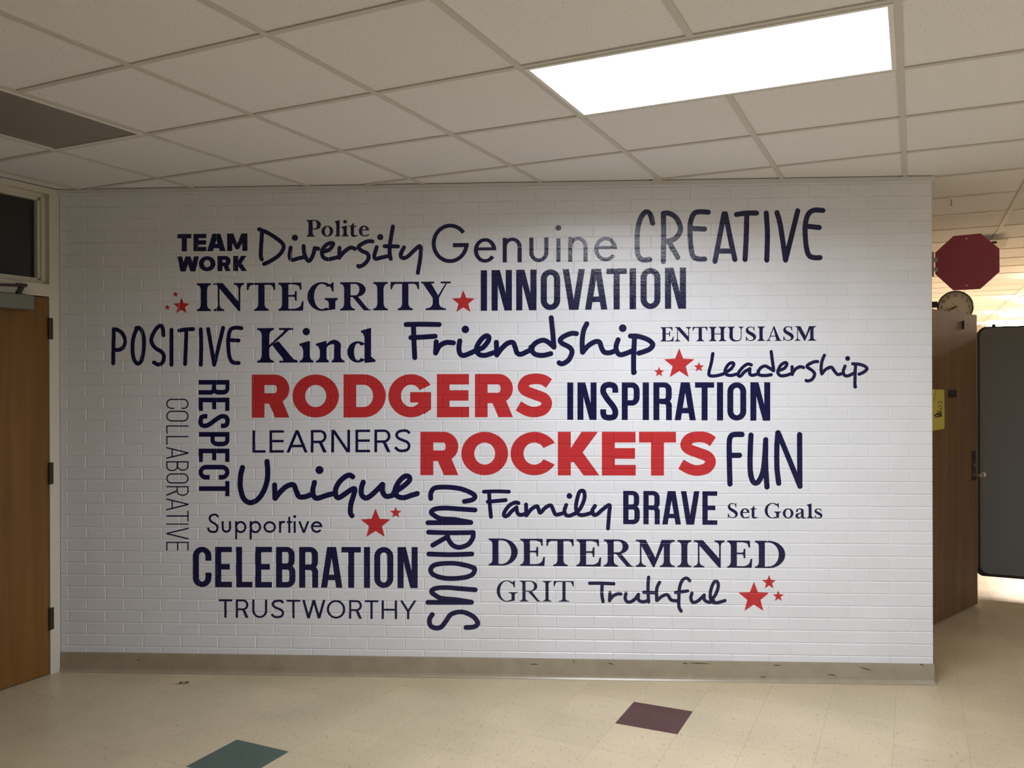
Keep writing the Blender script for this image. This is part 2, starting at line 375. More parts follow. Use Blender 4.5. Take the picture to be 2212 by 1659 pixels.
    if ch == 'e': return rr(0, 0, w, h, w/2, h/2, s, b, 0, 325) + [r(s*.5, .50*h-.0*b, w-.005*w, .50*h+b*.85)]
    if ch == 'o': return rr(0, 0, w, h, w/2, h/2, s, b)
    if ch == 'v': m = 1.05*s; e = w/2-m/2; return [diag(0, e, m, h), [(e, 0), (e+m, 0), (w, h), (w-m, h)]]
    if ch == 'r': return [r(0, 0, s, h), *stroke([(s*.5, .55*h), (s*.8, .80*h), (w*.55, .93*h), (w*.95, .92*h)], s, 'butt')]
    raise KeyError(ch)

def vst(x0, x1, y0, y1, bl, br_, tl, tr, t, k=None):
    """stem with bracketed serifs: overhangs bottom left/right, top left/right"""
    P = [rect(x0, y0, x1, y1)]; k = k or 2.6*t
    for (l, r_, yb, sg) in ((bl, br_, y0, 1), (tl, tr, y1, -1)):
        if l or r_:
            P.append(rect(x0-l, min(yb, yb+sg*t), x1+r_, max(yb, yb+sg*t)))
            for e, xs, d in ((l, x0, -1), (r_, x1, 1)):
                if e > 0:
                    kk = min(k, e*1.4)
                    P.append([(xs, yb+sg*t*.5), (xs+d*e*.75, yb+sg*t*.98), (xs+d*e*.34, yb+sg*(t+.20*kk)), (xs+d*e*.08, yb+sg*(t+.6*kk)), (xs, yb+sg*(t+kk))])
    return P
def serif(ch, w, h, s, t):
    r = rect; W = lambda pts: [(x*w, y*h) for x, y in pts]
    u = t/h
    if ch == 'I': e = (w-s)/2; return vst(e, e+s, 0, h, e, e, e, e, t)
    if ch == 'T':
        c = .515*w; e = .265*w - s/2
        arm = W([(0, 1), (0, .735), (.045, .735), (.085, .86), (.16, 1-u*1.15), (.5, 1-u*1.15), (.5, 1)])
        return vst(c-s/2, c+s/2, 0, h, e, e, 0, 0, t) + [arm, [(w-x, y) for x, y in arm]]
    if ch == 'E':
        x0 = .145*w; x1 = x0+s; X = x1/w
        return vst(x0, x1, 0, h, x0, 0, x0, 0, t) + [W([(X-.02, 0), (.975, 0), (1, .335), (.935, .335), (.88, .17), (.80, u*1.8), (.68, u*1.1), (X-.02, u*1.1)]),
            W([(X-.02, 1), (.905, 1), (.915, .745), (.855, .745), (.82, .86), (.75, 1-u*1.5), (.62, 1-u), (X-.02, 1-u)]),
            W([(X-.02, .53-u*.5), (.60, .53-u*.5), (.645, .47), (.655, .355), (.725, .355), (.725, .70), (.655, .70), (.645, .59), (.60, .53+u*.5), (X-.02, .53+u*.5)])]
    if ch == 'N':
        a0, a1, b0, b1 = .135, .135+t/w, .875-t/w, .875
        return vst(a0*w, a1*w, 0, h, a0*w, .155*w, 0, 0, t) + vst(b0*w, b1*w, .3*h, h, 0, 0, .15*w, w-b1*w, t) + [
            W([(0, 1), (.30, 1), (b0, .34), (b1, .34), (b1, -.012), (b1-.06, 0), (a1, .80), (a0, .90), (.06, 1-u), (0, 1-u)])]
    if ch == 'G':
        e = max(s*1.05, t); P = rr(0, -.01*h, .96*w, 1.01*h, .48*w, .51*h, e, t*.95, 48, 300)
        P += [W([(.865, 1), (.815, 1), (.775, .935), (.60, .955), (.62, 1.0), (.70, .90), (.79, .78), (.815, .67), (.865, .67)])]
        P += [W([(.42, -.008), (.62, .012), (.70, .06), (.71, .40), (.71+s/w, .40), (.71+s/w, .045), (.80, .04), (.66, .0), (.5, -.01)][:6] + [(.62, .0)])]
        P += vst(.71*w, .71*w+s*.95, .05*h, .445*h, 0, 0, .14*w, w-.71*w-s*.95, t)
        return P
    if ch == 'R' or ch == 'P' or ch == 'D' or ch == 'B':
        x0 = .128*w; x1 = x0+s
        if ch == 'D': return vst(x0, x1, 0, h, x0, 0, x0, 0, t) + dshape(x0, 0, w, h, .56*w, h*.5, s*1.06, t)
        if ch == 'P': return vst(x0, x1, 0, h, x0, .16*w, x0, 0, t) + dshape(x0, .42*h, w, h, .40*w, .29*h, s*.98, t)
        return vst(x0, x1, 0, h, x0, .14*w, x0, 0, t) + dshape(x0, .47*h, .82*w, h, .34*w, .265*h, s*1.0, t) + [
            W([(.40, .47), (.40, .50), (.52, .51), (.57, .49), (.86, .10), (.93, .035), (1, .022), (1, 0), (.965-s/w, 0)])]
    if ch == 'Y':
        m = s/w; return vst(.5*w-s/2, .5*w+s/2, 0, .44*h, .235*w-s*0, .235*w*.98, 0, 0, t) + [r(0, h-t, .44*w, h), r(.66*w, h-t, w, h),
            W([(.06, 1-u), (.12, 1), (.13+m, 1), (.13+m, .93), (.5+m*.40, .50), (.5+m/2, .42), (.5-m/2, .42)]),
            W([(.80, 1), (.91, 1), (.86, .91), (.5+m/2, .43), (.5+m*.15, .44), (.82, .93)])]
    if ch == 'M':
        a0 = .105; a1 = a0+t/w; c1 = .875; c0 = c1-s/w; q = s/w
        return vst(a0*w, a1*w, 0, h, a0*w, .115*w, 0, 0, t) + vst(c0*w, c1*w, 0, h, .10*w, (1-c1)*w, 0, (1-c1)*w, t) + [
            r(0, h-t, .2*w, h), W([(.03, 1), (.10+q, 1), (.515, .32), (.47, -.01), (.445, -.01), (a1, .77), (a0, .90), (.06, 1-u)]),
            W([(.455, -.01), (.485, .25), (c0-.06, 1), (c0+.02, 1), (c0+.02, .85), (.475, -.01)])]
    if ch == 'H':
        x0 = .13*w; e = .12*w
        return vst(x0, x0+s, 0, h, x0, e, x0, e, t) + vst(w-x0-s, w-x0, 0, h, e, x0, e, x0, t) + [r(x0, .5*h-t*.5, w-x0, .5*h+t*.5)]
    if ch == 'U':
        x0 = .12*w; x1 = .88*w
        return vst(x0, x0+s, .38*h, h, 0, 0, x0, .12*w, t) + vst(x1-t, x1, .38*h, h, 0, 0, .13*w, w-x1, t) + stroke([(x0+s/2, .40*h), (x0+s*.56, .24*h), (x0+s*.95, .09*h), (.53*w, t*.55-.01*h), (x1-.10*w, .075*h), (x1-t*.7, .22*h), (x1-t/2, .40*h)], [s, s, s*.75, t*1.5, t*1.2, t, t], 'butt')
    if ch == 'A':
        m = s*1.1/w
        return [W([(.10, 0), (.10+t/w*1.1, 0), (.5, .88), (.52, 1), (.47, 1)]), W([(.46, .88), (.47, 1.01), (.53, 1.01), (.92, .04), (.92-m, 0)]), r(.26*w, .30*h, .72*w, .30*h+t), r(0, 0, .29*w, t), r(.56*w, 0, w, t),
            W([(.93-m-.06, u), (.93-m, .10), (.92, .10), (.97, u)]), W([(.06, u*.9), (.125, .10), (.16, .10), (.22, u*.9)])]
    if ch == 'S' or ch == 's':
        p = [(.84,.80),(.70,.93),(.48,.965),(.25,.92),(.16,.77),(.25,.63),(.52,.51),(.80,.37),(.87,.22),(.75,.08),(.50,.03),(.27,.065),(.10,.23)]
        q = [t, t, t, t*1.5, s*.85, s*.95, s*1.05, s*1.05, s*.85, t*1.5, t, t, t]
        P = stroke([(x*w, y*h) for x, y in p], q, 'butt')
        return P + [W([(.79, .70), (.86, .70), (.86, 1.0), (.80, 1.0), (.76, .90)]), W([(.04, 0), (.10, 0), (.15, .11), (.12, .31), (.04, .31)])]
    if ch == 'K':
        x0 = .115*w; x1 = x0+s
        return vst(x0, x1, 0, h, x0, .105*w, x0, .115*w, t) + [r(.54*w, h-t, .89*w, h), W([(x1/w-.01, .50), (.66, .90), (.66, 1-u*.5), (.80, 1-u*.5), (.78, .93), (x1/w-.01, .42)]),
            W([(.36, .52), (.53, .62), (.90, .10), (1, u), (1, 0), (.55, 0), (.55, u), (.64, .055), (.635, .12)])]
    raise KeyError(ch)
def flag(xs, y, s, e, t):        # slanted lead-in serif on the top left of a lower-case stem
    return [[(xs-e, y-t*1.6), (xs-e, y-t*.55), (xs+s*.5, y+t*.5), (xs+s, y+t*.9), (xs+s, y-t*2), (xs, y-t*4.2), (xs-e*.45, y-t*1.9)]]
def serif_low(ch, w, h, s, t, cap):
    """h = x height, cap = ascender height"""
    r = rect
    if ch == 'i': x0 = .27*w; return vst(x0, x0+s, 0, h-t, x0, w-x0-s, 0, 0, t) + flag(x0, h-t*.6, s, x0, t) + disk(x0+s*.45, cap-s*.56, s*.56)
    if ch == 'l': x0 = .27*w; return vst(x0, x0+s, 0, cap-t, x0, w-x0-s, 0, 0, t) + flag(x0, cap-t, s, x0, t)
    if ch == 'n':
        x0 = .14*w; x1 = .865*w-s
        return vst(x0, x0+s, 0, h-t, x0, .08*w, 0, 0, t) + flag(x0, h-t*.6, s, x0, t) + vst(x1, x1+s, 0, .70*h, .09*w, w-x1-s, 0, 0, t) + stroke([(x0+s*.9, .74*h), (x0+s*1.3, .88*h), (.62*w, .965*h), (x1+s*.50, .84*h), (x1+s*.5, .66*h)], [t, t*1.5, t*2.4, s*1.0, s], 'butt')
    if ch == 'd':
        x1 = .845*w-.0*s; x0 = x1-s
        return vst(x0, x1, t*.5, cap-t, 0, 0, 0, 0, t) + [[(x0, t), (x0, -t*.3), (x1, 0), (w, t*.2), (w, t*1.1), (x1, t*3)]] + flag(x0, cap-t, s, .12*w, t) + rr(0, -.01*h, x0*1.16+s*.2, h, (x0*1.16+s*.2)/2, h/2, s*1.02, t*1.1, 45, 315)
    if ch == 'o': return rr(0, -.02*h, w, h*1.02, w/2, h*.52, s, t*1.1)
    if ch == 'e': return rr(0, -.02*h, w, h*1.02, w/2, h*.52, s, t*1.15, 20, 300) + [r(s*.5, .55*h, w*.97, .55*h+t*1.1)] + stroke([(w*.90, .90*h*.72), (w*.90, .56*h)], s*.62, 'butt') + stroke([(.70*w, .045*h), (.85*w, .09*h), (.97*w, .22*h)], [t*1.6, t*1.2, t*.8], 'butt')
    if ch == 't':
        x0 = .20*w
        return [r(x0, .15*h, x0+s, 1.02*h), [(x0, h), (x0+s, h), (x0+s, 1.28*h), (x0+s*.7, 1.22*h)], r(0, h-t*1.1, .85*w, h)] + stroke([(x0+s/2, .20*h), (x0+s*.75, .07*h), (.72*w, .03*h), (w, .11*h)], [s, s*.8, t*1.6, t*.8], 'butt')
    if ch == 'a':
        x1 = .80*w; x0 = x1-s
        return [r(x0, .08*h, x1, .72*h)] + stroke([(x0+s*.5, .70*h), (x0+s*.4, .86*h), (.46*w, .97*h), (.22*w, .90*h), (.16*w, .74*h)], [s, s*.9, t*1.2, t*1.5, s*.75], 'round') + stroke([(x0+.1*s, .60*h), (.40*w, .50*h), (.17*w, .36*h), (.15*w, .18*h), (.30*w, .04*h), (.46*w, .07*h), (x0+.3*s, .20*h)], [t, t*1.4, s*.85, s*.9, t*2, t*1.2, t], 'butt') + stroke([(x0+.6*s, .12*h), (x1, .03*h), (w, .08*h)], [s*.8, t*1.8, t*.7], 'butt')
    if ch == 's': return serif('S', w, h, s*.95, t)
    raise KeyError(ch)

# ------------------------------------------------------------------ paint on the brick relief
def paint(polys, name, m, parent, lift):
    """polys: outlines in photo pixels -> one flat paint film pressed into the joints of the wall"""
    Vv = []; Ee = []; shapes = []; seen = {}
    mm = 1000.0
    def vid(p):
        k = (round(p[0], 4), round(p[1], 4))
        if k not in seen: seen[k] = len(Vv); Vv.append(Vector(k))
        return seen[k]
    xs = []; zs = []
    for poly in polys:
        ids = []
        for (px, py) in poly:
            X, Z = on_wall(px, py); i = vid((X*mm, Z*mm)); xs.append(X); zs.append(Z)
            if not ids or ids[-1] != i: ids.append(i)
        if len(ids) > 1 and ids[0] == ids[-1]: ids.pop()
        if len(ids) > 1 and ids[0] == ids[-1]: ids.pop()
        if len(set(ids)) < 3: continue
        n = len(ids)
        for k in range(n): Ee.append((ids[k], ids[(k+1) % n]))
        P = [Vv[i] for i in ids]
        if n == 4: shapes += [[P[0], P[1], P[2]], [P[0], P[2], P[3]]]
        else: shapes.append(P)
    x0, x1, z0, z1 = min(xs)-.004, max(xs)+.004, min(zs)-.004, max(zs)+.004
    def edge(xa, za, xb, zb): Ee.append((vid((xa*mm, za*mm)), vid((xb*mm, zb*mm))))
    k0, k1 = int(math.floor(z0/SV-ZF)), int(math.floor(z1/SV-ZF))
    for k in range(k0, k1+2):
        for d in (-JO, -JI, JI, JO):
            z = zline(k)+d
            if z0 < z < z1: edge(x0, z, x1, z)
    for k in range(k0, k1+1):
        for xj in JX.get(k, []):
            for d in (-JO, -JI, JI, JO):
                e = abs(d)
                if x0 < xj+d < x1 and min(z1, zline(k+1)-e) > max(z0, zline(k)+e): edge(xj+d, max(z0, zline(k)+e), xj+d, min(z1, zline(k+1)-e))
            if x0 < xj-JO and xj+JO < x1:
                for sg in (-1, 1):
                    for zc, s2 in ((zline(k), 1), (zline(k+1), -1)):
                        if z0 < zc-JO and zc+JO < z1: edge(xj+sg*JI, zc+s2*JI, xj+sg*JO, zc+s2*JO)
    Ee = [e for e in set(tuple(sorted(e)) for e in Ee) if e[0] != e[1]]
    v2, e2, f2, ov, oe, of = delaunay_2d_cdt(Vv, Ee, [], 0, 1e-4)
    va = np.array([(v.x, v.y) for v in v2]); fa = np.array([list(f) for f in f2]); cen = va[fa].mean(axis=1)
    hit = np.zeros(len(fa), bool)
    for shp in shapes:
        q = np.array([(v.x, v.y) for v in shp]); lo, hi = q.min(0), q.max(0)
        idx = np.where(~hit & (cen[:, 0] >= lo[0]) & (cen[:, 0] <= hi[0]) & (cen[:, 1] >= lo[1]) & (cen[:, 1] <= hi[1]))[0]
        if not len(idx): continue
        c = cen[idx]; ins = np.zeros(len(idx), bool)
        for k in range(len(q)):
            (xa, ya), (xb, yb) = q[k], q[(k+1) % len(q)]
            if ya == yb: continue
            m_ = ((ya > c[:, 1]) != (yb > c[:, 1])) & (c[:, 0] < (xb-xa)*(c[:, 1]-ya)/(yb-ya)+xa)
            ins ^= m_
        hit[idx[ins]] = True
    keep = [list(f) for f, k in zip(f2, hit) if k]
    used = sorted({i for f in keep for i in f}); re = {i: j for j, i in enumerate(used)}
    verts = []
    for i in used:
        X, Z = v2[i].x/mm, v2[i].y/mm
        verts.append((X, relief(X, Z)-lift, Z))
    me = bpy.data.meshes.new(name); me.from_pydata(verts, [], [[re[i] for i in f] for f in keep]); me.update()
    bm = bmesh.new(); bm.from_mesh(me)
    for f in bm.faces:
        f.normal_update()
        if f.normal.y > 0: f.normal_flip()
    bm.to_mesh(me); bm.free()
    me.materials.append(m)
    return put(name, me, parent)

CS = 2212/442.0
def word_obj(label, m, letters, name='painted_word'):
    """letters: list of polygon lists, in photo pixels"""
    root = thing(name, label, 'lettering', (0, 0, 0), group='painted words of the mural')
    xs = [p[0] for L in letters for q in L for p in q]; ys = [p[1] for L in letters for q in L for p in q]
    X, Z = on_wall((min(xs)+max(xs))/2, max(ys)); root.location = (X, 0, Z)
    for i, L in enumerate(letters):
        o = paint(L, 'letter', m, None, .00035+.00006*(i % 2))
        o.parent = root; o.matrix_parent_inverse = Matrix.Translation((-X, 0, -Z))
        o.matrix_parent_inverse = Matrix.Identity(4); o.data.transform(Matrix.Translation((-X, 0, -Z)))
    return root
def block(label, m, origin, items, top, base, glyph, sc=CS):
    """items: (char, x0, x1[, kwargs]) in crop units; top/base: (xa, ya, xb, yb) lines in crop units"""
    ox, oy = origin; out = []
    for it in items:
        ch, x0, x1 = it[:3]; xm = (x0+x1)/2
        def line(l, x): return l[1]+(l[3]-l[1])*(x-l[0])/(l[2]-l[0])
        h = (line(base, xm)-line(top, xm)); w = x1-x0
        polys = glyph(ch, w, h)
        def mp(p):
            x = x0+p[0]; yb = line(base, x); hh = yb-line(top, x)
            return ox+x/sc, oy+(yb-p[1]*hh/h)/sc
        out.append([[mp(p) for p in q] for q in polys])
    return word_obj(label, m, out)
def turned(label, m, origin, items, xbase, xcap, glyph, sc):
    """words running downwards, letter tops to the right"""
    ox, oy = origin; out = []
    for ch, y0, y1 in items:
        polys = glyph(ch, y1-y0, xcap-xbase)
        out.append([[(ox+(xbase+p[1])/sc, oy+(y0+p[0])/sc) for p in q] for q in polys])
    return word_obj(label, m, out)
def script(label, m, letters, w):
    """letters: list of (origin, scale, [strokes]); a stroke is a point list, a dot is (x, y, r)"""
    out = []
    for (ox, oy), sc, strokes in letters:
        P = []
        for st in strokes:
            if isinstance(st, tuple) and len(st) == 3: P += disk(st[0], st[1], st[2], 24)
            elif len(st) == 2: P += stroke(st, w, 'round', False)
            else: P += stroke(st, w)
        out.append([[(ox+x/sc, oy+y/sc) for x, y in q] for q in P])
    return word_obj(label, m, out)
# ------------------------------------------------------------------ structure: brick wall
wb = MB(); T = .19
wx0, wx1 = WALL_X0-.02, WALL_X1-.004
wb.box(wx0, DEPTH, 0, wx1, T, H+.012)
wall = struct(wb.obj('wall_back', M['brick']), 'white painted brick wall carrying the mural of words')
def brick_mesh(w, h):
    """eased edges; local origin on the joint plane"""
    m = MB(); a, b, c = w/2-JI, h/2-JI, JO-JI; d = DEPTH+.004
    o = [(-a, .004, -b), (a, .004, -b), (a, .004, b), (-a, .004, b)]; k = [(-a, 0, -b), (a, 0, -b), (a, 0, b), (-a, 0, b)]
    f = [(-a+c, -DEPTH, -b+c), (a-c, -DEPTH, -b+c), (a-c, -DEPTH, b-c), (-a+c, -DEPTH, b-c)]
    m.add(o+k+f, [(3, 2, 1, 0)] + [(i, (i+1) % 4, 4+(i+1) % 4, 4+i) for i in range(4)] + [(4+i, 4+(i+1) % 4, 8+(i+1) % 4, 8+i) for i in range(4)] + [(8, 9, 10, 11)])
    return m
cells = []
for k in range(NROW0+1, NROW1+1):
    z0, z1 = zline(k), min(zline(k+1), H+.010)
    if z1-z0 < .02: continue
    xs = [WALL_X0-JI] + JX[k] + [WALL_X1+JI-.0015]
    for i in range(len(xs)-1):
        x0, x1 = xs[i], xs[i+1]
        p = [project((x, 0, z)) for x, z in ((x0, z0), (x1, z0), (x1, z1), (x0, z1))]
        area = abs(sum(p[j][0]*p[(j+1) % 4][1]-p[(j+1) % 4][0]*p[j][1] for j in range(4)))/2
        if z0 < .09: area = 0
        cells.append((area, k, i, x0, x1, z0, z1))
cells.sort(reverse=True)
stdb = brick_mesh(SH, SV).mesh('brick', M['brick'])
rest = MB()
for j, (area, k, i, x0, x1, z0, z1) in enumerate(cells):
    w, h = x1-x0, z1-z0; c = ((x0+x1)/2, DEPTH, (z0+z1)/2); sy = (DEPTH+proud(k, i))/DEPTH
    if j < 300:
        if abs(w-SH) < .012 and abs(h-SV) < .001: put('brick', stdb, wall, c, 0, (w/SH, sy, 1))
        else: brick_mesh(w, h).obj('brick', M['brick'], wall, c).scale = (1, sy, 1)
    else:
        q = brick_mesh(w, h); rest.add([(v[0]+c[0], v[1]*sy+c[1], v[2]+c[2]) for v in q.v], q.f)
o = rest.obj('brickwork', M['brick'], wall); o['kind'] = 'stuff'
# the corridor wall that runs back from the corner, hidden behind it
hx = MB(); P0 = Vector((WALL_X1-.004, .004, 0)); P1 = P0 + BX*14.0; nA = -AX*.18
hx.prism([(P0.x, P0.y), (P1.x, P1.y), (P1.x+nA.x, P1.y+nA.y), (P0.x+nA.x-.1, P0.y+nA.y+.15)], 'z', 0, H+.012)
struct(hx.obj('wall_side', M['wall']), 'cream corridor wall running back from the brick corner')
# angle trim along the top of the brick wall
tr = MB(); tr.box(WALL_X0, -.012, H-.020, WALL_X1+.008, -.0012, H-.0005)
struct(tr.obj('trim_1', M['trim']), 'thin painted angle where brick wall meets ceiling')
# vinyl base with a flared toe
bb = MB(); prof = [(0.0, .112), (.0035, .112), (.0045, .10), (.0045, .022), (.008, .010), (.015, .0012), (0.0, .0012)]
rings = []
path = [(WALL_X0+.004, -.0012, (0, -1)), (WALL_X1+.0005, -.0012, None), (None, None, None)]
cx_, cy_ = WALL_X1-.001, -.0008
def ring_at(base, n): return [(base[0]+n[0]*d, base[1]+n[1]*d, z) for d, z in prof]
rings.append(ring_at((WALL_X0+.004, cy_), (0, -1)))
n2 = (AX.x, AX.y)
for q in range(0, 6):
    t = q/5; a0 = -math.pi/2; a1 = math.atan2(n2[1], n2[0]); a = a0+(a1-a0)*t
    rings.append(ring_at((cx_, cy_), (math.cos(a)*1.05, math.sin(a)*1.05)))
pe = Vector((cx_, cy_, 0)) + BX*1.0
rings.append(ring_at((pe.x, pe.y), n2))
n = len(prof); vs = [v for r_ in rings for v in r_]; fs = []
for k in range(len(rings)-1):
    for j in range(n): fs.append((k*n+j, k*n+(j+1) % n, (k+1)*n+(j+1) % n, (k+1)*n+j))
fs += [tuple(range(n)), tuple(range((len(rings)-1)*n, len(rings)*n))]
bb.add(vs, fs)
baseb = struct(bb.obj('baseboard_back', M['base']), 'taupe vinyl base along the foot of the brick wall')
for (px, py, w_, a_) in ((1154,1434,9,0),(1320,1433,7,20),(1480,1432,6,5),(1512,1432,22,2),(1648,1461.5,6,-8),(1678,1436,8,0),(1796,1457,9,8),(300,1425,4,0),(1990,1435,5,20),(1240,1428,3,60),(1870,1444,14,15)):
    X, Z = on_wall(px, py)
    sm = MB(); c, s_ = math.cos(math.radians(a_)), math.sin(math.radians(a_)); L_ = w_*.0026; hh = .0022
    pts = [(-L_, -hh*.3), (-L_*.3, -hh), (L_*.8, -hh*.6), (L_, 0), (L_*.2, hh), (-L_*.7, hh*.7)]
    sm.prism([(X+u*c+v*s_, Z-u*s_+v*c) for u, v in pts], 'y', -.0064, -.0054)
    sm.obj('scuff_mark', M['stain'], baseb)

# ------------------------------------------------------------------ floor
def inside(x, y, m=0.0):
    d = Vector((x, y, 0))-Vector((WALL_X0, 0, 0)); 
    if d.dot(AX) < m-.0: return False
    if y > -m:
        e = Vector((x, y, 0))-Vector((WALL_X1, 0, 0))
        return e.dot(AX) > m
    return True
A0, A1, B0, B1 = to_grid((WALL_X0, 0, 0))[0], 22.0, -9.0, 34.0
def slab(z0, z1):
    m = MB(); q = [grid(A0-.3, B0), grid(A1, B0), grid(A1, B1), grid(A0-.3, B1)]
    return m.prism([(p.x, p.y) for p in q], 'z', z0, z1)
floor = struct(slab(-.06, -.0015).obj('floor', M['floor_gap']), 'beige vinyl tile floor')
FT = .3048; FO = Vector((3.175993, -.325517, 0))
def fcell(i, j): return FO + AX*((i+.5)*FT) - BX*((j+.5)*FT)
def tile_mesh(name, s, z0, z1, g, bev, m):
    a = s/2-g; q = MB(); b = a-bev
    up = z1 > z0
    q.add([(-a,-a,z0),(a,-a,z0),(a,a,z0),(-a,a,z0),(-a,-a,z1-(bev if up else -bev)*.5),(a,-a,z1-(bev if up else -bev)*.5),(a,a,z1-(bev if up else -bev)*.5),(-a,a,z1-(bev if up else -bev)*.5),(-b,-b,z1),(b,-b,z1),(b,b,z1),(-b,b,z1)],
      [(0,1,2,3)] + [(i,(i+1)%4,4+(i+1)%4,4+i) for i in range(4)] + [(4+i,4+(i+1)%4,8+(i+1)%4,8+i) for i in range(4)] + [(8,9,10,11)])
    return q
ft = {n_: tile_mesh('floor_tile', FT, -.0022, 0, .00028, .0005, None).mesh('floor_tile', M[n_]) for n_ in ('tile', 'tile_green', 'tile_maroon')}
tl = []
for i in range(-30, 40):
    for j in range(-40, 26):
        c = fcell(i, j)
        if not inside(c.x, c.y, -.20) or c.y < CY+1.0: continue
        ps = [project(c+AX*(u*FT/2)+BX*(v*FT/2)) for u, v in ((-1,-1),(1,-1),(1,1),(-1,1))]
        if any(p is None for p in ps): continue
        if max(p[0] for p in ps) < -60 or min(p[0] for p in ps) > 2290 or min(p[1] for p in ps) > 1730: continue
        area = abs(sum(ps[q][0]*ps[(q+1)%4][1]-ps[(q+1)%4][0]*ps[q][1] for q in range(4)))/2
        if not inside(c.x, c.y, .02) and c.y > .25: continue
        tl.append((area, i, j, c))
tl.sort(key=lambda t: -t[0])
fr = MB(); one = tile_mesh('t', FT, -.0022, 0, .00028, .0005, None)
COLR = {(0, 0): 'tile_maroon', (-5, 4): 'tile_green'}
COLT = {}
colx = {}
def colour_of(i, j):
    return COLR.get((i, j), 'tile')
GREEN = None
# the green tile: one cell five to the side and four nearer than the maroon one
best = min(tl, key=lambda t: (t[3]-(Vector((1.287515, -.858501, 0)) + AX*(FT/2) - BX*(FT/2))).length)
COLR = {(0, 0): 'tile_maroon', (best[1], best[2]): 'tile_green'}
for q, (area, i, j, c) in enumerate(tl):
    cn_ = colour_of(i, j)
    if q < 300:
        o = put('floor_tile', ft[cn_], floor, c, ROTZ + (math.pi/2)*((i+j) % 2)*0)
        if cn_ != 'tile': o['label'] = 'dark green floor tile' if cn_ == 'tile_green' else 'maroon floor tile'
    else:
        ca, sa = math.cos(ROTZ), math.sin(ROTZ)
        fr.add([(v[0]*ca-v[1]*sa+c.x, v[0]*sa+v[1]*ca+c.y, v[2]) for v in one.v], one.f)
# tiles outside the view, as one sheet
vis = {(t[1], t[2]) for t in tl}
for i in range(-30, 50):
    for j in range(-70, 36):
        if (i, j) in vis: continue
        c = fcell(i, j); a, b = to_grid(c)
        if not (A0-.1 < a < A1 and B0 < b < B1): continue
        if not inside(c.x, c.y, -.05): continue
        p = [c+AX*(u*FT/2)+BX*(v*FT/2) for u, v in ((-1,-1),(1,-1),(1,1),(-1,1))]
        fr.add([(w_.x, w_.y, 0) for w_ in p], [(0, 1, 2, 3)])
o = fr.obj('floor_tiles_beyond', M['tile'], floor); o['kind'] = 'stuff'
# burn mark and small specks on the floor
sx = on_plane(397, 1475, (0, 0, 0), (0, 0, 1))
sp = MB(); 
for k in range(20):
    t0, t1 = 2*math.pi*k/20, 2*math.pi*(k+1)/20
    def R_(t, s_): return (sx.x+.026*s_*math.cos(t)*(1+.15*math.sin(3*t)), sx.y+.023*s_*math.sin(t)*(1+.2*math.sin(2*t+1)))
    a, b, c, d = R_(t0, 1), R_(t1, 1), R_(t1, .45), R_(t0, .45)
    sp.add([(*a, .0004), (*b, .0004), (*c, .0006), (*d, .0006)], [(0, 1, 2, 3)])
sp.add([(sx.x+u, sx.y+v, .0005) for u, v in ((-.040,-.026),(-.015,-.022),(-.010,-.010),(-.036,-.016))], [(0,1,2,3)])
tag(sp.obj('scorch_mark', M['stain']), 'small dark ring-shaped stain on the floor near the baseboard', 'stain')

# ------------------------------------------------------------------ ceiling
ceil = struct(slab(H+.03, H+.10).obj('ceiling', M['plenum']), 'suspended ceiling of square white tiles in a metal grid')
LAMPS = []      # (a0, a1, b0, b1) cells taken by fixtures
NEAR = (2, 4, 2, 3); OFFL = (-2, -1, 0, 2)
SIDE = [(8, 10, 0, 1), (14, 16, 2, 3), (14, 16, -4, -3)]
FARL = [(6.1, 8.1, 14.0, 14.9), (6.1, 8.1, 18.3, 19.2), (6.1, 8.1, 22.6, 23.5), (6.1, 8.1, 27.0, 27.9), (8.6, 10.6, 18.3, 19.2), (8.6, 10.6, 22.6, 23.5), (8.6, 10.6, 27.0, 27.9)]
taken = set()
for (a0, a1, b0, b1) in [NEAR, OFFL] + SIDE:
    for a in range(int(a0), int(a1)):
        for b in range(int(b0), int(b1)): taken.add((a, b))
ct = tile_mesh('ceiling_tile', TILE, H+.022, H+.0045, .004, .002, None)
ctm = ct.mesh('ceiling_tile', M['ceil'])
lst = []; far = MB()
for a in range(-4, 22):
    for b in range(int(B0), int(B1)):
        if (a, b) in taken: continue
        c = grid(a+.5, b+.5)
        if not inside(c.x, c.y, -.33) or a+1 < A0: continue
        ps = [project(grid(a+u, b+v, H)) for u, v in ((0,0),(1,0),(1,1),(0,1))]
        seen = all(p is not None for p in ps) and max(p[0] for p in ps) > -100 and min(p[0] for p in ps) < 2312 and max(p[1] for p in ps) > -80
        hid = c.y > .45 and not inside(c.x, c.y, 0)
        if hid: continue
        area = abs(sum(ps[q][0]*ps[(q+1)%4][1]-ps[(q+1)%4][0]*ps[q][1] for q in range(4)))/2 if seen else 0
        lst.append((area, a, b, c))
lst.sort(key=lambda t: -t[0])
for q, (area, a, b, c) in enumerate(lst):
    if q < 290 and area > 20: put('ceiling_tile', ctm, ceil, c, ROTZ)
    else:
        ca, sa = math.cos(ROTZ), math.sin(ROTZ)
        far.add([(v[0]*ca-v[1]*sa+c.x, v[0]*sa+v[1]*ca+c.y, v[2]) for v in ct.v], ct.f)
o = far.obj('ceiling_tiles_beyond', M['ceil'], ceil); o['kind'] = 'stuff'
def clip_line(P, Q, step=.01):
    segs = []; L_ = (Q-P).length; n = int(L_/step); cur = None
    for k in range(n+1):
        p = P+(Q-P)*(k/n); ok = inside(p.x, p.y, .012)
        if ok and cur is None: cur = p
        if not ok and cur is not None: segs.append((cur, p)); cur = None
    if cur is not None: segs.append((cur, Q))
    return segs
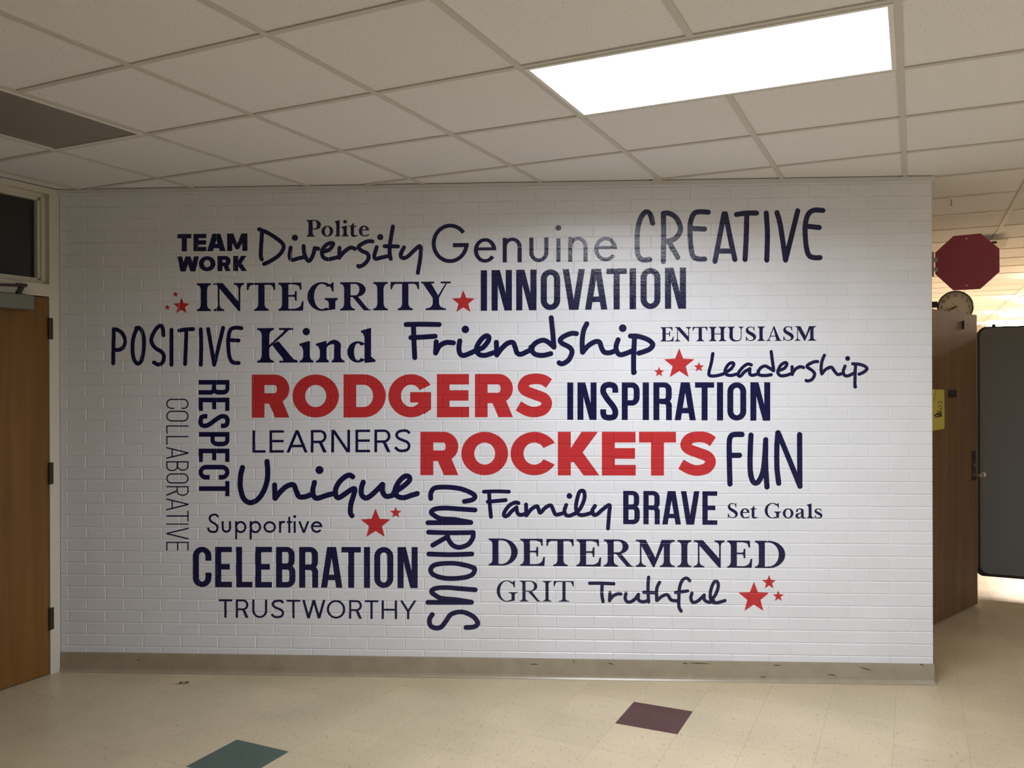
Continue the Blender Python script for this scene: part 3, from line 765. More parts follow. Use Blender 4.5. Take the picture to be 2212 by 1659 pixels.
def in_lamp(a, b, along):
    return False
def tee(P, Q, w, z0, mesh=None, name='tee_bar'):
    d = (Q-P); L_ = d.length
    if L_ < .03: return
    m = mesh or MB(); u = d.normalized(); nrm = Vector((-u.y, u.x, 0))*(w/2)
    vs = [P+nrm, P-nrm, Q-nrm, Q+nrm]
    body = [(v.x, v.y, z) for z in (z0, H+.004) for v in vs]
    m.add(body, [(0,1,2,3),(7,6,5,4),(0,4,5,1),(1,5,6,2),(2,6,7,3),(3,7,4,0)])
    if mesh is None: m.obj(name, M['tee'], ceil)
NEARB = 13
farT = MB()
def lampgap(a, b0, b1):
    return False
for a in range(int(math.ceil(A0)), 22):           # main tees run away from the camera
    pieces = [(B0, B1)]
    for (la0, la1, lb0, lb1) in [NEAR] + SIDE:    # tees stop at a fixture lying across them
        if la0 < a < la1:
            pieces = [r_ for (p, q) in pieces for r_ in (((p, lb0), (lb1, q)) if p < lb0 and q > lb1 else ((p, q),))]
    for (p, q) in pieces:
        for (s0, s1) in clip_line(grid(a, p), grid(a, q)):
            g0, g1 = to_grid(s0)[1], to_grid(s1)[1]
            if g0 < NEARB and a < 9:
                mid = s0+(s1-s0)*min(1, (NEARB-g0)/max(.01, g1-g0)); tee(s0, mid, .024, H-.0012)
                if g1 > NEARB: tee(mid, s1, .024, H-.0012, farT)
            else: tee(s0, s1, .024, H-.0012, farT)
for b in range(int(B0), int(B1)):                # cross tees
    pieces = [(A0, A1)]
    for (la0, la1, lb0, lb1) in [OFFL]:
        if lb0 < b < lb1:
            pieces = [r_ for (p, q) in pieces for r_ in (((p, la0), (la1, q)) if p < la0 and q > la1 else ((p, q),))]
    for (p, q) in pieces:
        for (s0, s1) in clip_line(grid(p, b), grid(q, b)):
            if -4 <= b < NEARB: tee(s0, s1, .024, H-.0008)
            else: tee(s0, s1, .024, H-.0008, farT)
o = farT.obj('tee_bars_beyond', M['tee'], ceil); o['kind'] = 'stuff'

# ------------------------------------------------------------------ ceiling lights
def troffer(cell, label, m_diff, group=None, name='ceiling_light', drop=0.0, watts=0, col=COL_NEAR):
    a0, a1, b0, b1 = cell; W_, D__ = (a1-a0)*TILE, (b1-b0)*TILE
    r = thing(name, label, 'ceiling light', grid((a0+a1)/2, (b0+b1)/2, H-drop), ROTZ, group)
    x, y = W_/2-.012, D__/2-.012; fw = .016; f = MB()
    for (p, q, u, v) in ((-x, -y, x, -y+fw), (-x, y-fw, x, y), (-x, -y+fw, -x+fw, y-fw), (x-fw, -y+fw, x, y-fw)): f.box(p, q, -.004, u, v, .020)
    f.box(-x, -y, .020, x, y, .028)
    if drop: f.v = []; f.f = []; f.box(-x, -y, .030, x, y, drop-.001, .006)
    f.obj('light_frame', M['white_metal'], r)
    dm = MB(); dm.box(-x+fw+.001, -y+fw+.001, .001, x-fw-.001, y-fw-.001, .006)
    if drop: dm.v = []; dm.f = []; dm.box(-x+.004, -y+.004, -.022, x-.004, y-.004, .0295, .018)
    dm.obj('diffuser', m_diff, r)
    if watts:
        ld = bpy.data.lights.new('lamp_light', 'AREA'); ld.shape = 'RECTANGLE'; ld.size = 2*(x-fw-.003); ld.size_y = 2*(y-fw-.003)
        ld.energy = watts; ld.color = col; ld.spread = math.radians(166)
        put('lamp_light', ld, r, (0, 0, .0002))
    return r
troffer(NEAR, 'lit rectangular ceiling light above the mural', M['lamp_on'], watts=LAMP_NEAR)
troffer(OFFL, 'unlit grey rectangular ceiling light over the door', M['lamp_off'])
for c, w_ in zip(SIDE, ('nearest one to the mural, off to its side', 'farther one in line with the light above the mural', 'farther one behind the viewer')):
    troffer(c, 'lit corridor ceiling light, ' + w_, M['lamp_side'], 'corridor ceiling lights', watts=LAMP_SIDE, col=COL_SIDE)
for c in FARL:
    col_ = {6.1: 'first', 8.6: 'second'}[c[0]]; row_ = {14.0: 'frontmost', 18.3: 'nearest', 22.6: 'middle', 27.0: 'farthest'}[c[2]]
    troffer(c, f'lit ceiling strip of the far room, {col_} in the {row_} row', M['lamp_far'], 'far room ceiling lights', drop=.05)
# sagging hatch and small hook in the ceiling beyond the corner
hp = grid(4.98, 9.85, H)
r = thing('ceiling_hatch', 'thin grey hatch hanging slightly open from the ceiling beside the octagonal sign', 'hatch', (hp.x, hp.y, H-.052), ROTZ)
hb = MB(); hb.box(-.12, -.12, 0, .09, .12, .006)
for q in hb.v[:]: pass
ho = hb.obj('hatch_panel', M['tee'], r); ho.rotation_euler = (math.radians(-6), 0, 0)
hc = MB(); hc.box(-.12, .105, .026, .09, .125, .038); hc.obj('hatch_gap_shade', M['black'], r)  # added black strip, stands for the shade in the gap above the open panel
hl = MB(); hl.box(-.02, -.123, -.012, .015, -.11, .004); hl.obj('latch', M['black'], r)
hk = on_plane(2055, 430, (0, 0, H), (0, 0, 1))
r = thing('ceiling_hook', 'tiny hook hanging from the ceiling beside the brick corner', 'hook', (hk.x, hk.y, H))
q = MB(); q.cyl((0, 0, -.035), .0028, 'z', .034, 10); q.cyl((0, 0, -.041), .006, 'z', .007, 12); q.obj('hook_rod', M['steel'], r)

# ------------------------------------------------------------------ other walls (rotated room)
def gwall(name, a0, b0, a1, b1, label, z1=H+.02, m='wall'):
    q = [grid(a0, b0), grid(a1, b0), grid(a1, b1), grid(a0, b1)]
    return struct(MB().prism([(p.x, p.y) for p in q], 'z', 0, z1).obj(name, M[m]), label)
gwall('wall_front', A0-.3, B0-.3, A1+.3, B0, 'cream wall behind the viewer')
gwall('wall_right', A1, B0, A1+.3, B1, 'cream wall far along the corridor')
gwall('wall_far', 4.0, B1, A1+.3, B1+.3, 'cream end wall of the far room')

# ------------------------------------------------------------------ left door set: local x runs from the brick corner towards the viewer, y into the room
LP = Vector((WALL_X0, -.0015, 0)); LROT = math.atan2(-BX.y, -BX.x)
def lloc(px, py, off=0.0):
    """local (x along, z) of the left wall plane seen in a direction"""
    P = on_plane(px, py, LP+AX*off, AX); return (P-LP).dot(-BX), P.z
jx = lloc(107.5, 900)[0]          # jamb inner edge
z_tr0 = lloc(107.5, 641)[1]; z_tr1 = lloc(92, 613)[1]; z_t0 = lloc(93, 427)[1]
DW = .92; DH = z_tr0
def lobj(mb, name, m, parent):
    return mb.obj(name, m, parent)
# local frame: x along -BX, y = left normal of that direction; check it points into the room
ly = Vector((-math.sin(LROT), math.cos(LROT), 0)); SG = 1 if ly.dot(AX) > 0 else -1
def lb(m, x0, y0, z0, x1, y1, z1, bev=0): return m.box(x0, min(y0*SG, y1*SG), z0, x1, max(y0*SG, y1*SG), z1, bev)
wl = struct(put('wall_left', None, None, LP, LROT), 'cream wall with the door and transom on the left')
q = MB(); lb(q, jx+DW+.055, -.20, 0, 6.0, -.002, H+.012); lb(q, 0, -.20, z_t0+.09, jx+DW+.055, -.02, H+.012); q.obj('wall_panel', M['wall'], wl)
tw = MB()
lb(tw, 0, -.12, 0, jx, .0, H-.001); lb(tw, jx+DW, -.12, 0, jx+DW+.055, .0, H-.001)
lb(tw, jx, -.12, z_tr0, jx+DW, .0, z_tr1); lb(tw, jx, -.12, z_t0+.028, jx+DW, .0, H-.001)
dr = struct(put('door_1', None, None, LP, LROT), 'amber wood door with a painted frame on the left')
tw.obj('door_frame', M['frame'], dr)
q = MB(); lb(q, jx+.004, -.050, .006, jx+DW-.004, -.006, z_tr0-.005, .0015); q.obj('door_leaf', M['door_l'], dr)
q = MB(); lb(q, 0, -.10, -.001, jx+DW+.05, -.03, .004); q.obj('threshold', M['dark_steel'], dr)
for (ya, yb) in ((687, 733), (999, 1046), (1313, 1360)):
    za, zb = lloc(109, ya)[1], lloc(109, yb)[1]
    q = MB(); lb(q, jx-.020, -.001, zb, jx+.004, .003, za)
    q.cyl((jx+.004, .006*SG, zb), .0065, 'z', za-zb, 12); q.obj('hinge', M['dark_steel'], dr)
# closer on the door and its arm to the rail
cx1 = lloc(66, 650, .03)[0]; zc0, zc1 = lloc(60, 668, .06)[1], lloc(60, 637, .06)[1]
q = MB(); lb(q, cx1, -.006, zc0, cx1+.30, .062, zc1, .004); cl = q.obj('door_closer', M['closer'], dr)
xa, za_ = lloc(38, 616)
q = MB(); lb(q, xa-.012, .002, zc1-.002, xa+.012, .020, zc1+.020); lb(q, xa-.045, .0, za_-.006, xa+.012, .018, za_+.010)
q.prism([(xa-.012, zc1+.012), (xa+.014, zc1+.012), (xa-.010, za_), (xa-.036, za_)], 'y', *sorted((.004*SG, .016*SG)))
q.prism([(xa-.01, za_-.008), (xa+.50, za_-.045), (xa+.50, za_-.033), (xa-.01, za_+.006)], 'y', *sorted((.018*SG, .026*SG)))
q.obj('closer_arm', M['dark_steel'], dr)
# transom window over the door
wn = struct(put('window_1', None, None, LP, LROT), 'dark transom window above the door')
q = MB(); xi = lloc(92, 520, -.05)[0]
x0, x1 = jx, jx+DW; zb, zt = z_tr1, z_t0+.028
for (f0, f1, yy) in ((0, .022, -.035), (.022, .036, -.050)):
    lb(q, x0+f0, -.09, zb+f0, x0+f1, yy, zt-f0); lb(q, x1-f1, -.09, zb+f0, x1-f0, yy, zt-f0)
    lb(q, x0+f0, -.09, zb+f0, x1-f0, yy, zb+f1); lb(q, x0+f0, -.09, zt-f1, x1-f0, yy, zt-f0)
q.obj('window_frame', M['frame'], wn)
q = MB(); lb(q, x0+.03, -.085, zb+.03, x1-.03, -.078, zt-.03); q.obj('pane', M['glass'], wn)
q = MB(); lb(q, 0, -.9, 0, jx+DW+.3, -.6, H); q.obj('wall_behind_transom', M['plenum'], wl)

# ------------------------------------------------------------------ right door, standing open
DP0 = on_plane(2018, 1352, (0, 0, 0), (0, 0, 1)); DP1 = on_plane(2112, 1308, (0, 0, 0), (0, 0, 1))
dd = (DP1-DP0).normalized(); n_ = Vector((dd.y, -dd.x, 0))       # towards the viewer side
if n_.dot(CAM-DP0) < 0: n_ = -n_
PH = DP0 - dd*.045; DL = (DP1-PH).length; DRZ = math.atan2(dd.y, dd.x); SY = 1 if Vector((-dd.y, dd.x, 0)).dot(n_) > 0 else -1
ztop = on_plane(2107, 680, PH, n_).z
def rl(px, py): P = on_plane(px, py, PH, n_); return (P-PH).dot(dd), P.z
dr2 = struct(put('door_2', None, None, PH, DRZ), 'brown wood door standing open behind the brick corner')
def rb(m, x0, y0, z0, x1, y1, z1, bev=0): return m.box(x0, min(y0*SY, y1*SY), z0, x1, max(y0*SY, y1*SY), z1, bev)
q = MB(); rb(q, 0, -.044, .012, DL, 0, ztop, .0015); q.obj('door_leaf', M['door_r'], dr2)
px0, pz1 = rl(2099, 975); px1, pz0 = rl(2107, 1037)
q = MB(); rb(q, px0, 0, pz0, px1, .004, pz1, .001); q.obj('lock_plate', M['dark_steel'], dr2)
kx, kz = rl(2102.5, 1004); q = MB(); q.cyl((kx, 0, kz), .010, 'y', .012*SY, 16); q.obj('keyhole', M['steel'], dr2)
kx, kz = rl(2106, 1025.5)
q = MB(); q.cyl((kx-.005, 0, kz), .008, 'y', .045*SY, 14); rb(q, kx-.012, .035, kz-.012, kx+.095, .05, kz+.012, .005); rb(q, kx+.045, .028, kz-.020, kx+.115, .058, kz+.018, .009); q.obj('lever_handle', M['chrome'], dr2)
hx_, hz = rl(2080, 702); q = MB(); rb(q, hx_-.008, 0, hz-.03, hx_+.010, .012, hz+.03); rb(q, hx_, .004, hz+.006, hx_+.09, .012, hz+.014); q.obj('closer_bracket', M['black'], dr2)
# paper notice taped to that door
ax0, az1 = rl(2013, 841); ax1, az0 = rl(2039.5, 909.5)
ax0 = ax1-.216; az0 = min(az0, az1-.279)
nt_ = thing('paper_notice', 'yellow paper notice with dark scribbles taped to the brown open door', 'notice', PH+dd*((ax0+ax1)/2)+n_*.001, DRZ)
nt_.location.z = az0
q = MB(); hw = (ax1-ax0)/2; hh = az1-az0
q.prism([(-hw, 0), (hw-.004, .006), (hw, .02), (hw+.001, hh*.55), (hw-.002, hh-.004), (-hw, hh)], 'y', *sorted((.0002*SY, .0012*SY))); q.obj('sheet', M['yellow'], nt_)
def nl(px, py): x, z = rl(px, py); return x-(ax0+ax1)/2, z-az0
inkp = [[(2017,896),(2024,901),(2033,896),(2025,893),(2019,898)], [(2018,902),(2027,899),(2034,900)], [(2017,857),(2019,862),(2017,868)], [(2029,882),(2033,886),(2030,890)], [(2022,838),(2021,846),(2019,849)], [(2019,852),(2022,853)], [(2025,870),(2027,868),(2029,869)], [(2031,871),(2034,867),(2033,871)], [(2026,880),(2030,876),(2034,880),(2031,884)],
        [(2016,899),(2020,896),(2022,900)], [(2022,890),(2026,887),(2030,890),(2034,889)], [(2021,894),(2028,892),(2034,893)], [(2020,897),(2026,895),(2034,898)], [(2024,893),(2027,898),(2032,894),(2034,899)]]
for pth in inkp:
    ink = MB(); L2 = [nl(*p) for p in pth]
    for poly in stroke(L2, .005, 'butt', len(L2) > 2): ink.add([(x, .0015*SY, z) for x, z in poly], [tuple(range(len(poly)))])
    ink.obj('pen_mark', M['black'], nt_)
sx0, sz1 = rl(2048.5, 842.5); sx1, sz0 = rl(2065.5, 858.5)
sg = thing('door_sign', 'small black room sign screwed to the brown open door', 'sign', PH+dd*((sx0+sx1)/2)+n_*.0008, DRZ); sg.location.z = sz0
q = MB(); rb(q, -(sx1-sx0)/2, 0, 0, (sx1-sx0)/2, .004, sz1-sz0, .001); q.obj('sign_plate', M['black'], sg)
q = MB()
for (u, v, L_) in ((-.32, .68, .5), (-.25, .42, .55)): rb(q, u*(sx1-sx0), .0042, v*(sz1-sz0), (u+L_)*(sx1-sx0), .0048, (v+.10)*(sz1-sz0))
q.obj('faint_print', M['dark_steel'], sg)

# ------------------------------------------------------------------ octagonal sign on a bracket at the corner
def at_depth(px, py, d): v = ray(px, py); return CAM + v*(d/v.dot(CF))
OD = 5.55
oc = at_depth(2089.5, 566, OD); 
def slocal(px, py, P, n): Q = on_plane(px, py, P, n); return (Q-P).dot(AX), Q.z-P.z
st_ = thing('octagonal_sign', 'maroon eight-sided sign, its blank back showing, bracketed to the brick corner', 'sign', oc, ROTZ)
pts = [slocal(2000+x/6.91, 480+y/6.91, oc, BX) for x, y in ((140,455),(140,775),(408,1018),(812,998),(1100,742),(1098,395),(820,168),(412,205))]
q = MB(); q.prism(pts, 'y', -.0012, .0012); q.obj('sign_plate', M['maroon'], st_)
for (x, y) in ((607, 247), (609, 943)):
    u, v = slocal(2000+x/6.91, 480+y/6.91, oc, BX); q = MB(); q.cyl((u, -.006, v), .0055, 'y', .006, 12); q.obj('bolt', M['pink'], st_)
u0, v1 = slocal(2012, 545, oc, BX); u1, v0 = slocal(2019, 598, oc, BX)
q = MB(); q.box(u0-.02, -.022, v0, u1-.004, .022, v1); q.obj('wall_bracket', M['steel'], st_)
for (ya, yb) in ((530, 592), (675, 738)):
    a, b = slocal(2000+120/6.91, 480+yb/6.91, oc, BX), slocal(2000+180/6.91, 480+ya/6.91, oc, BX)
    q = MB(); q.box(a[0]-.006, -.005, a[1], b[0], -.0013, b[1], .001); q.cyl(((a[0]+b[0])/2, -.008, (a[1]+b[1])/2), .003, 'y', .003, 8); q.obj('clip', M['steel'], st_)

# ------------------------------------------------------------------ clock
CD = 8.24
cc = at_depth(2063.2, 664, CD)
ck = thing('wall_clock', 'round clock with dark rim standing out from the wall above the open door', 'clock', cc, ROTZ)
Rr = .158
def ringm(m, r0, r1, y0, y1, n=48):
    vs = []
    for k in range(n):
        t = 2*math.pi*k/n; c, s_ = math.cos(t), math.sin(t)
        vs += [(r1*c, y1, r1*s_), (r1*c, y0+.008, r1*s_), ((r1-.006)*c, y0, (r1-.006)*s_), (r0*c, y0+.004, r0*s_), (r0*c, y1, r0*s_)]
    fs = []
    for k in range(n):
        a, b = k*5, ((k+1) % n)*5
        for j in range(4): fs.append((a+j, b+j, b+j+1, a+j+1))
    return m.add(vs, fs)
q = MB(); ringm(q, Rr-.013, Rr, -.055, .0); q.cyl((0, -.003, 0), Rr-.002, 'y', .02, 48); q.obj('rim', M['black_gloss'], ck, smooth=False)
q = MB(); q.cyl((0, -.030, 0), Rr-.0125, 'y', .022, 48); q.obj('dial', M['dial'], ck)
lens = MB(); nr = 8
vs = [(0, -.052, 0)]; fs = []
for j in range(1, nr+1):
    r_ = (Rr-.013)*j/nr
    for k in range(36): t = 2*math.pi*k/36; vs.append((r_*math.cos(t), -.052+.012*(j/nr)**2, r_*math.sin(t)))
for k in range(36): fs.append((0, 1+k, 1+(k+1) % 36))
for j in range(1, nr):
    for k in range(36): a = 1+(j-1)*36; b = 1+j*36; fs.append((a+k, b+k, b+(k+1) % 36, a+(k+1) % 36))
DIG = {'0': [[(.5,1),(.1,.75),(.1,.25),(.5,0),(.9,.25),(.9,.75),(.5,1)]], '1': [[(.2,.85),(.5,1),(.5,0)], [(.2,0),(.8,0)]], '2': [[(.1,.75),(.45,1),(.85,.78),(.7,.5),(.1,.02),(.95,.02)]],
       '3': [[(.1,.92),(.55,1),(.85,.78),(.45,.55),(.9,.3),(.5,0),(.1,.08)]], '4': [[(.7,0),(.7,1),(.1,.3),(.95,.3)]], '5': [[(.85,1),(.25,1),(.2,.58),(.6,.62),(.9,.35),(.55,0),(.1,.08)]],
       '6': [[(.8,.98),(.35,.75),(.12,.3),(.5,0),(.9,.28),(.5,.55),(.15,.35)]], '7': [[(.1,1),(.9,1),(.4,0)]], '8': [[(.5,.52),(.15,.78),(.5,1),(.85,.78),(.5,.52),(.1,.25),(.5,0),(.9,.25),(.5,.52)]], '9': [[(.2,.02),(.65,.25),(.88,.7),(.5,1),(.1,.72),(.5,.45),(.85,.65)]]}
for hnum in range(1, 13):
    t = math.pi/2-hnum*math.pi/6; R0 = .118; ux, uz = R0*math.cos(t), R0*math.sin(t); txt = str(hnum); hgt = .026; wd_ = .014; tot = len(txt)*wd_*1.15
    nm = MB()
    for ci, ch in enumerate(txt):
        for s_ in DIG[ch]:
            L2 = [(ux-tot/2+ci*wd_*1.15+x*wd_, uz-hgt/2+y*hgt) for x, y in s_]
            for poly in stroke(L2, .0042, 'butt', ch not in '1474'): nm.add([(x, -.0315, z) for x, z in poly], [tuple(range(4))])
    nm.obj('numeral', M['black'], ck)
def hand(name, ang, L_, w0, w1, tail, y, m):
    c, s_ = math.cos(ang), math.sin(ang); q = MB(); pts = [(-tail, -w0/2), (L_, -w1/2), (L_, w1/2), (-tail, w0/2)]
    q.prism([(u*c-v*s_, u*s_+v*c) for u, v in pts], 'y', y-.0012, y); q.obj(name, m, ck)
hand('minute_hand', math.radians(197), .112, .008, .004, .02, -.036, M['black'])
hand('hour_hand', math.radians(213), .072, .009, .006, .015, -.034, M['black'])
hand('second_hand', math.radians(-58), .10, .002, .001, .05, -.038, M['dark_steel'])
q = MB(); q.cyl((0, -.041, 0), .007, 'y', .009, 16); q.obj('hub', M['black'], ck)
lo = lens.add(vs, fs).obj('lens', M['clock_glass'], ck, smooth=True)
wside = (P0 - cc).dot(AX) # distance to the corridor wall along the local x
q = MB(); q.box(wside+.001, -.045, .005, -Rr+.006, .045, .060, .003); q.obj('mounting_arm', M['black'], ck)

# ------------------------------------------------------------------ folded table standing behind the door
TP = at_depth(2118, 1240, 6.6); TP = Vector((TP.x, TP.y, 0))
def tl_(px, py): Q = on_plane(px, py, TP, BX); return (Q-TP).dot(AX), Q.z
(xl, zt_), (xb, zb_) = tl_(2110.5, 706), tl_(2118, 1241)
ft_ = thing('folding_table', 'dark grey folding cafeteria table, folded upright behind the open door', 'table', TP, ROTZ)
def rrect(x0, z0, x1, z1, r_, n=7):
    out = []
    for (cx0, cz0, a) in ((x1-r_, z1-r_, 0), (x0+r_, z1-r_, 90), (x0+r_, z0+r_, 180), (x1-r_, z0+r_, 270)):
        for k in range(n): t = math.radians(a+90*k/(n-1)); out.append((cx0+r_*math.cos(t), cz0+r_*math.sin(t)))
    return out
TW = 1.50
q = MB(); q.prism(rrect(xl+.018, zb_+.012, xl+TW-.012, zt_-.012, .060), 'y', -.002, .010); q.obj('table_top', M['grey_table'], ft_)
q = MB(); q.prism(rrect(xl, zb_, xl+TW, zt_, .070), 'y', .0005, .026); q.obj('edge_band', M['black'], ft_)
q = MB(); q.prism(rrect(xl+.012, zb_-.03, xl+TW-.012, zt_-.03, .085), 'y', .172, .184); q.obj('table_top', M['grey_table'], ft_)
q = MB(); q.prism(rrect(xl, zb_-.042, xl+TW, zt_-.018, .050), 'y', .160, .182); q.obj('edge_band', M['black'], ft_)
q = MB(); q.cyl((xl+.05, .09, .28), .014, 'z', 1.2, 12); q.cyl((xl+TW-.05, .09, .28), .014, 'z', 1.2, 12)
q.box(xl+.05, .075, .75, xl+TW-.05, .105, .78); q.box(xl+.02, .03, zb_+.03, xl+TW-.02, .155, zb_+.05); q.obj('steel_frame', M['black'], ft_)
kn = tl_(2147, 704)
q = MB(); q.cyl((kn[0], .013, zt_-.004), .016, 'z', .022, 14, .010); q.obj('latch_knob', M['black'], ft_)
q = MB(); a, b = tl_(2111.5, 1223), tl_(2115.5, 1219); q.box(a[0]+.008, .03, a[1], a[0]+.022, .05, b[1]+.003); q.obj('label_tab', M['dial'], ft_)
for u in (.72, 1.28):
    lg = MB(); lg.box(xl+u-.012, .05, .085, xl+u+.012, .13, zb_+.04); lg.box(xl+u-.02, -.14, .085, xl+u+.02, .32, .11); lo_ = lg.obj('leg', M['black'], ft_)
    for v in (-.12, .30):
        c_ = MB(); c_.cyl((xl+u-.014, v, .042), .042, 'x', .028, 20); c_.obj('caster', M['black'], lo_)
# ------------------------------------------------------------------ the mural's words
NV, RD = M['navy'], M['red']
A_, B_, C_, D_ = (350, 460), (540, 460), (920, 460), (1350, 435)
E_, F_, G_, H_, I_ = (230, 670), (530, 670), (870, 670), (1180, 670), (1460, 670)
J_, K_, L_, M_, N_, O_ = (340, 900), (670, 910), (1020, 910), (1360, 910), (340, 1090), (660, 1090)
P_, Q_, R_, S_ = (1030, 1140), (1320, 1140), (900, 1030), (340, 810)
def hv(s, b): return lambda c, w, h: sans(c, w, h, s, b, 'H')
def cn(s, b): return lambda c, w, h: sans(c, w, h, s, b, 'C')
def lt(s, b): return lambda c, w, h: sans(c, w, h, s, b, 'L')
def sf(s, t): return lambda c, w, h: serif(c, w, h, s, t)
block('navy word TEAM in small heavy block capitals, above WORK', NV, A_, [('T',165,318),('E',340,480),('A',488,688),('M',704,924)], (165,229,924,221), (165,416,924,411), hv(56, 47))
block('navy word WORK in small heavy block capitals, below TEAM', NV, A_, [('W',163,400),('O',398,578),('R',600,742),('K',770,920)], (165,471,920,463), (165,633,920,628), hv(54, 42))
# serif words
def polite(c, w, h):
    xh = h*.64
    return serif('P', w, h, 46, 11) if c == 'P' else serif_low(c, w, xh, {'o': 38, 'e': 36}.get(c, 36), 10, h)
block('small navy word Polite in upright serif letters, above Diversity', NV, B_, [('P',612,768),('o',772,900),('l',918,975),('i',990,1068),('t',1070,1165),('e',1177,1290)], (612,76,1290,74), (612,257,1290,252), polite)
block('navy word INTEGRITY in large bold serif capitals', NV, B_, [('I',-574,-422),('N',-393,-63),('T',-34,272),('E',307,581),('G',621,949),('R',975,1312),('I',1332,1490),('T',1520,1828),('Y',1850,2170)], (-574,760,2170,741), (-574,1062,2170,1049), sf(69, 20))
def kind(c, w, h): return serif('K', w, h, 82, 22) if c == 'K' else serif_low(c, w, h*.61, 72, 21, h*1.0)
block('navy word Kind in bold serif letters with one capital', NV, F_, [('K',127,565),('i',585,738),('n',763,1073),('d',1102,1407)], (127,194,1407,188), (127,568,1407,564), kind)
block('small navy word ENTHUSIASM in bold serif capitals', NV, H_, [('E',1235,1378),('N',1390,1566),('T',1582,1742),('H',1758,1946),('U',1960,2132),('S',2153,2266),('I',2281,2363),('A',2379,2543),('S',2558,2674),('M',2688,2918)], (1235,184,2918,172), (1235,339,2918,330), sf(36, 9))
block('navy word DETERMINED in large bold serif capitals', NV, P_, [('D',128,442),('E',470,737),('T',752,1047),('E',1077,1345),('R',1372,1700),('M',1718,2140),('I',2168,2319),('N',2344,2679),('E',2706,2978),('D',3006,3334)], (128,115,3334,142), (128,408,3334,439), sf(66, 18))
block('small navy word GRIT in thin serif capitals', NV, P_, [('G',215,442),('R',463,695),('I',710,808),('T',830,1048)], (215,570,1048,577), (215,796,1048,799), sf(34, 9))
def goals(c, w, h): return serif(c, w, h, 30 if c == 'G' else 32, 9) if c in 'SG' else serif_low(c, w, h*.64, 30, 9, h*.98)
block('small navy words Set Goals in upright serif letters', NV, M_, [('S',1057,1170),('e',1195,1300),('t',1303,1385),('G',1460,1637),('o',1655,1772),('a',1790,1905),('l',1917,1992),('s',1997,2082)], (1057,884,2082,884), (1057,1047,2082,1049), goals)
# condensed words
block('navy word INNOVATION in tall condensed bold capitals', NV, C_, [('I',593,661),('N',710,930),('N',976,1196),('O',1241,1452),('V',1478,1719),('A',1720,1962),('T',1952,2172),('I',2202,2272),('O',2320,2536),('N',2584,2812)], (593,620,2812,590), (593,1058,2812,1035), cn(67, 60))
block('navy word INSPIRATION in tall condensed bold capitals', NV, H_, [('I',227,292),('N',337,544),('S',584,778),('P',816,1010),('I',1042,1110),('R',1158,1360),('A',1388,1617),('T',1608,1815),('I',1845,1912),('O',1957,2162),('N',2206,2421)], (227,781,2421,780), (227,1186,2421,1195), cn(65, 58))
block('navy word CELEBRATION in tall condensed bold capitals', NV, N_, [('C',383,585),('E',625,807),('L',850,1028),('E',1057,1240),('B',1283,1492),('R',1533,1740),('A',1768,2000),('T',1990,2200),('I',2233,2299),('O',2344,2551),('N',2596,2814)], (383,456,2814,459), (383,891,2814,903), cn(66, 59))
block('navy word BRAVE in condensed bold capitals', NV, L_, [('B',1632,1812),('R',1850,2030),('A',2054,2257),('V',2256,2457),('E',2488,2650)], (1632,752,2650,757), (1632,1112,2650,1120), cn(58, 49))
turned('navy word RESPECT in condensed bold capitals, turned sideways', NV, S_, [('R',45,178),('E',203,323),('S',350,476),('P',512,640),('E',660,780),('C',805,938),('T',950,1087)], 370, 646, lambda c, w, h: sans(c, w, h, 42, 38, 'C'), 830/200)
def thin(c, w, h): return sans(c, w, h, 11, 11, 'T' if c in 'ORBC' else 'L') if c != 'C' else rr(0, 0, w, h, w/2, w/2, 11, 11, 0, 180)+rr(0, 0, w, h, w/2, w/2, 11, 11, 180, 360)+[rect(0, w/2-.1, 11, h-w/2+.1), rect(w-11, .67*h, w, h-w/2+.1), rect(w-11, w/2-.1, w, .35*h)]
turned('thin navy word COLLABORATIVE in narrow capitals, turned sideways', NV, S_, [('C',213,305),('O',320,418),('L',452,527),('L',547,627),('A',645,753),('B',773,862),('O',882,973),('R',996,1085),('A',1105,1215),('T',1217,1312),('I',1332,1342),('V',1368,1475),('E',1495,1575)], 80, 280, thin, 830/200)
# light words
def genuine(c, w, h):
    if c == 'G': return sans('G', w, h, 44, 42, 'L')
    if c == 'i': return [rect(0, 0, w, h*.60)] + disk(w/2, h*.865, 31)
    return sans(c, w, h*.625, 45, 38, 'L')
block('navy word Genuine in wide light sans letters', NV, C_, [('G',62,462),('e',518,762),('n',830,1036),('u',1118,1325),('i',1410,1455),('n',1538,1748),('e',1820,2068)], (62,118,2068,98), (62,544,2068,521), genuine)
block('navy word LEARNERS in light sans capitals', NV, J_, [('L',1027,1170),('E',1212,1368),('A',1395,1625),('R',1658,1832),('N',1880,2083),('E',2141,2300),('R',2346,2523),('S',2559,2739)], (1027,149,2739,137), (1027,390,2739,383), lt(30, 27))
block('thin navy word TRUSTWORTHY in light sans capitals', NV, N_, [('T',662,810),('R',847,987),('U',1025,1188),('S',1225,1372),('T',1396,1545),('W',1565,1817),('O',1831,2031),('R',2071,2213),('T',2241,2389),('H',2424,2591),('Y',2621,2801)], (662,1024,2801,1037), (662,1222,2801,1239), lt(25, 21))
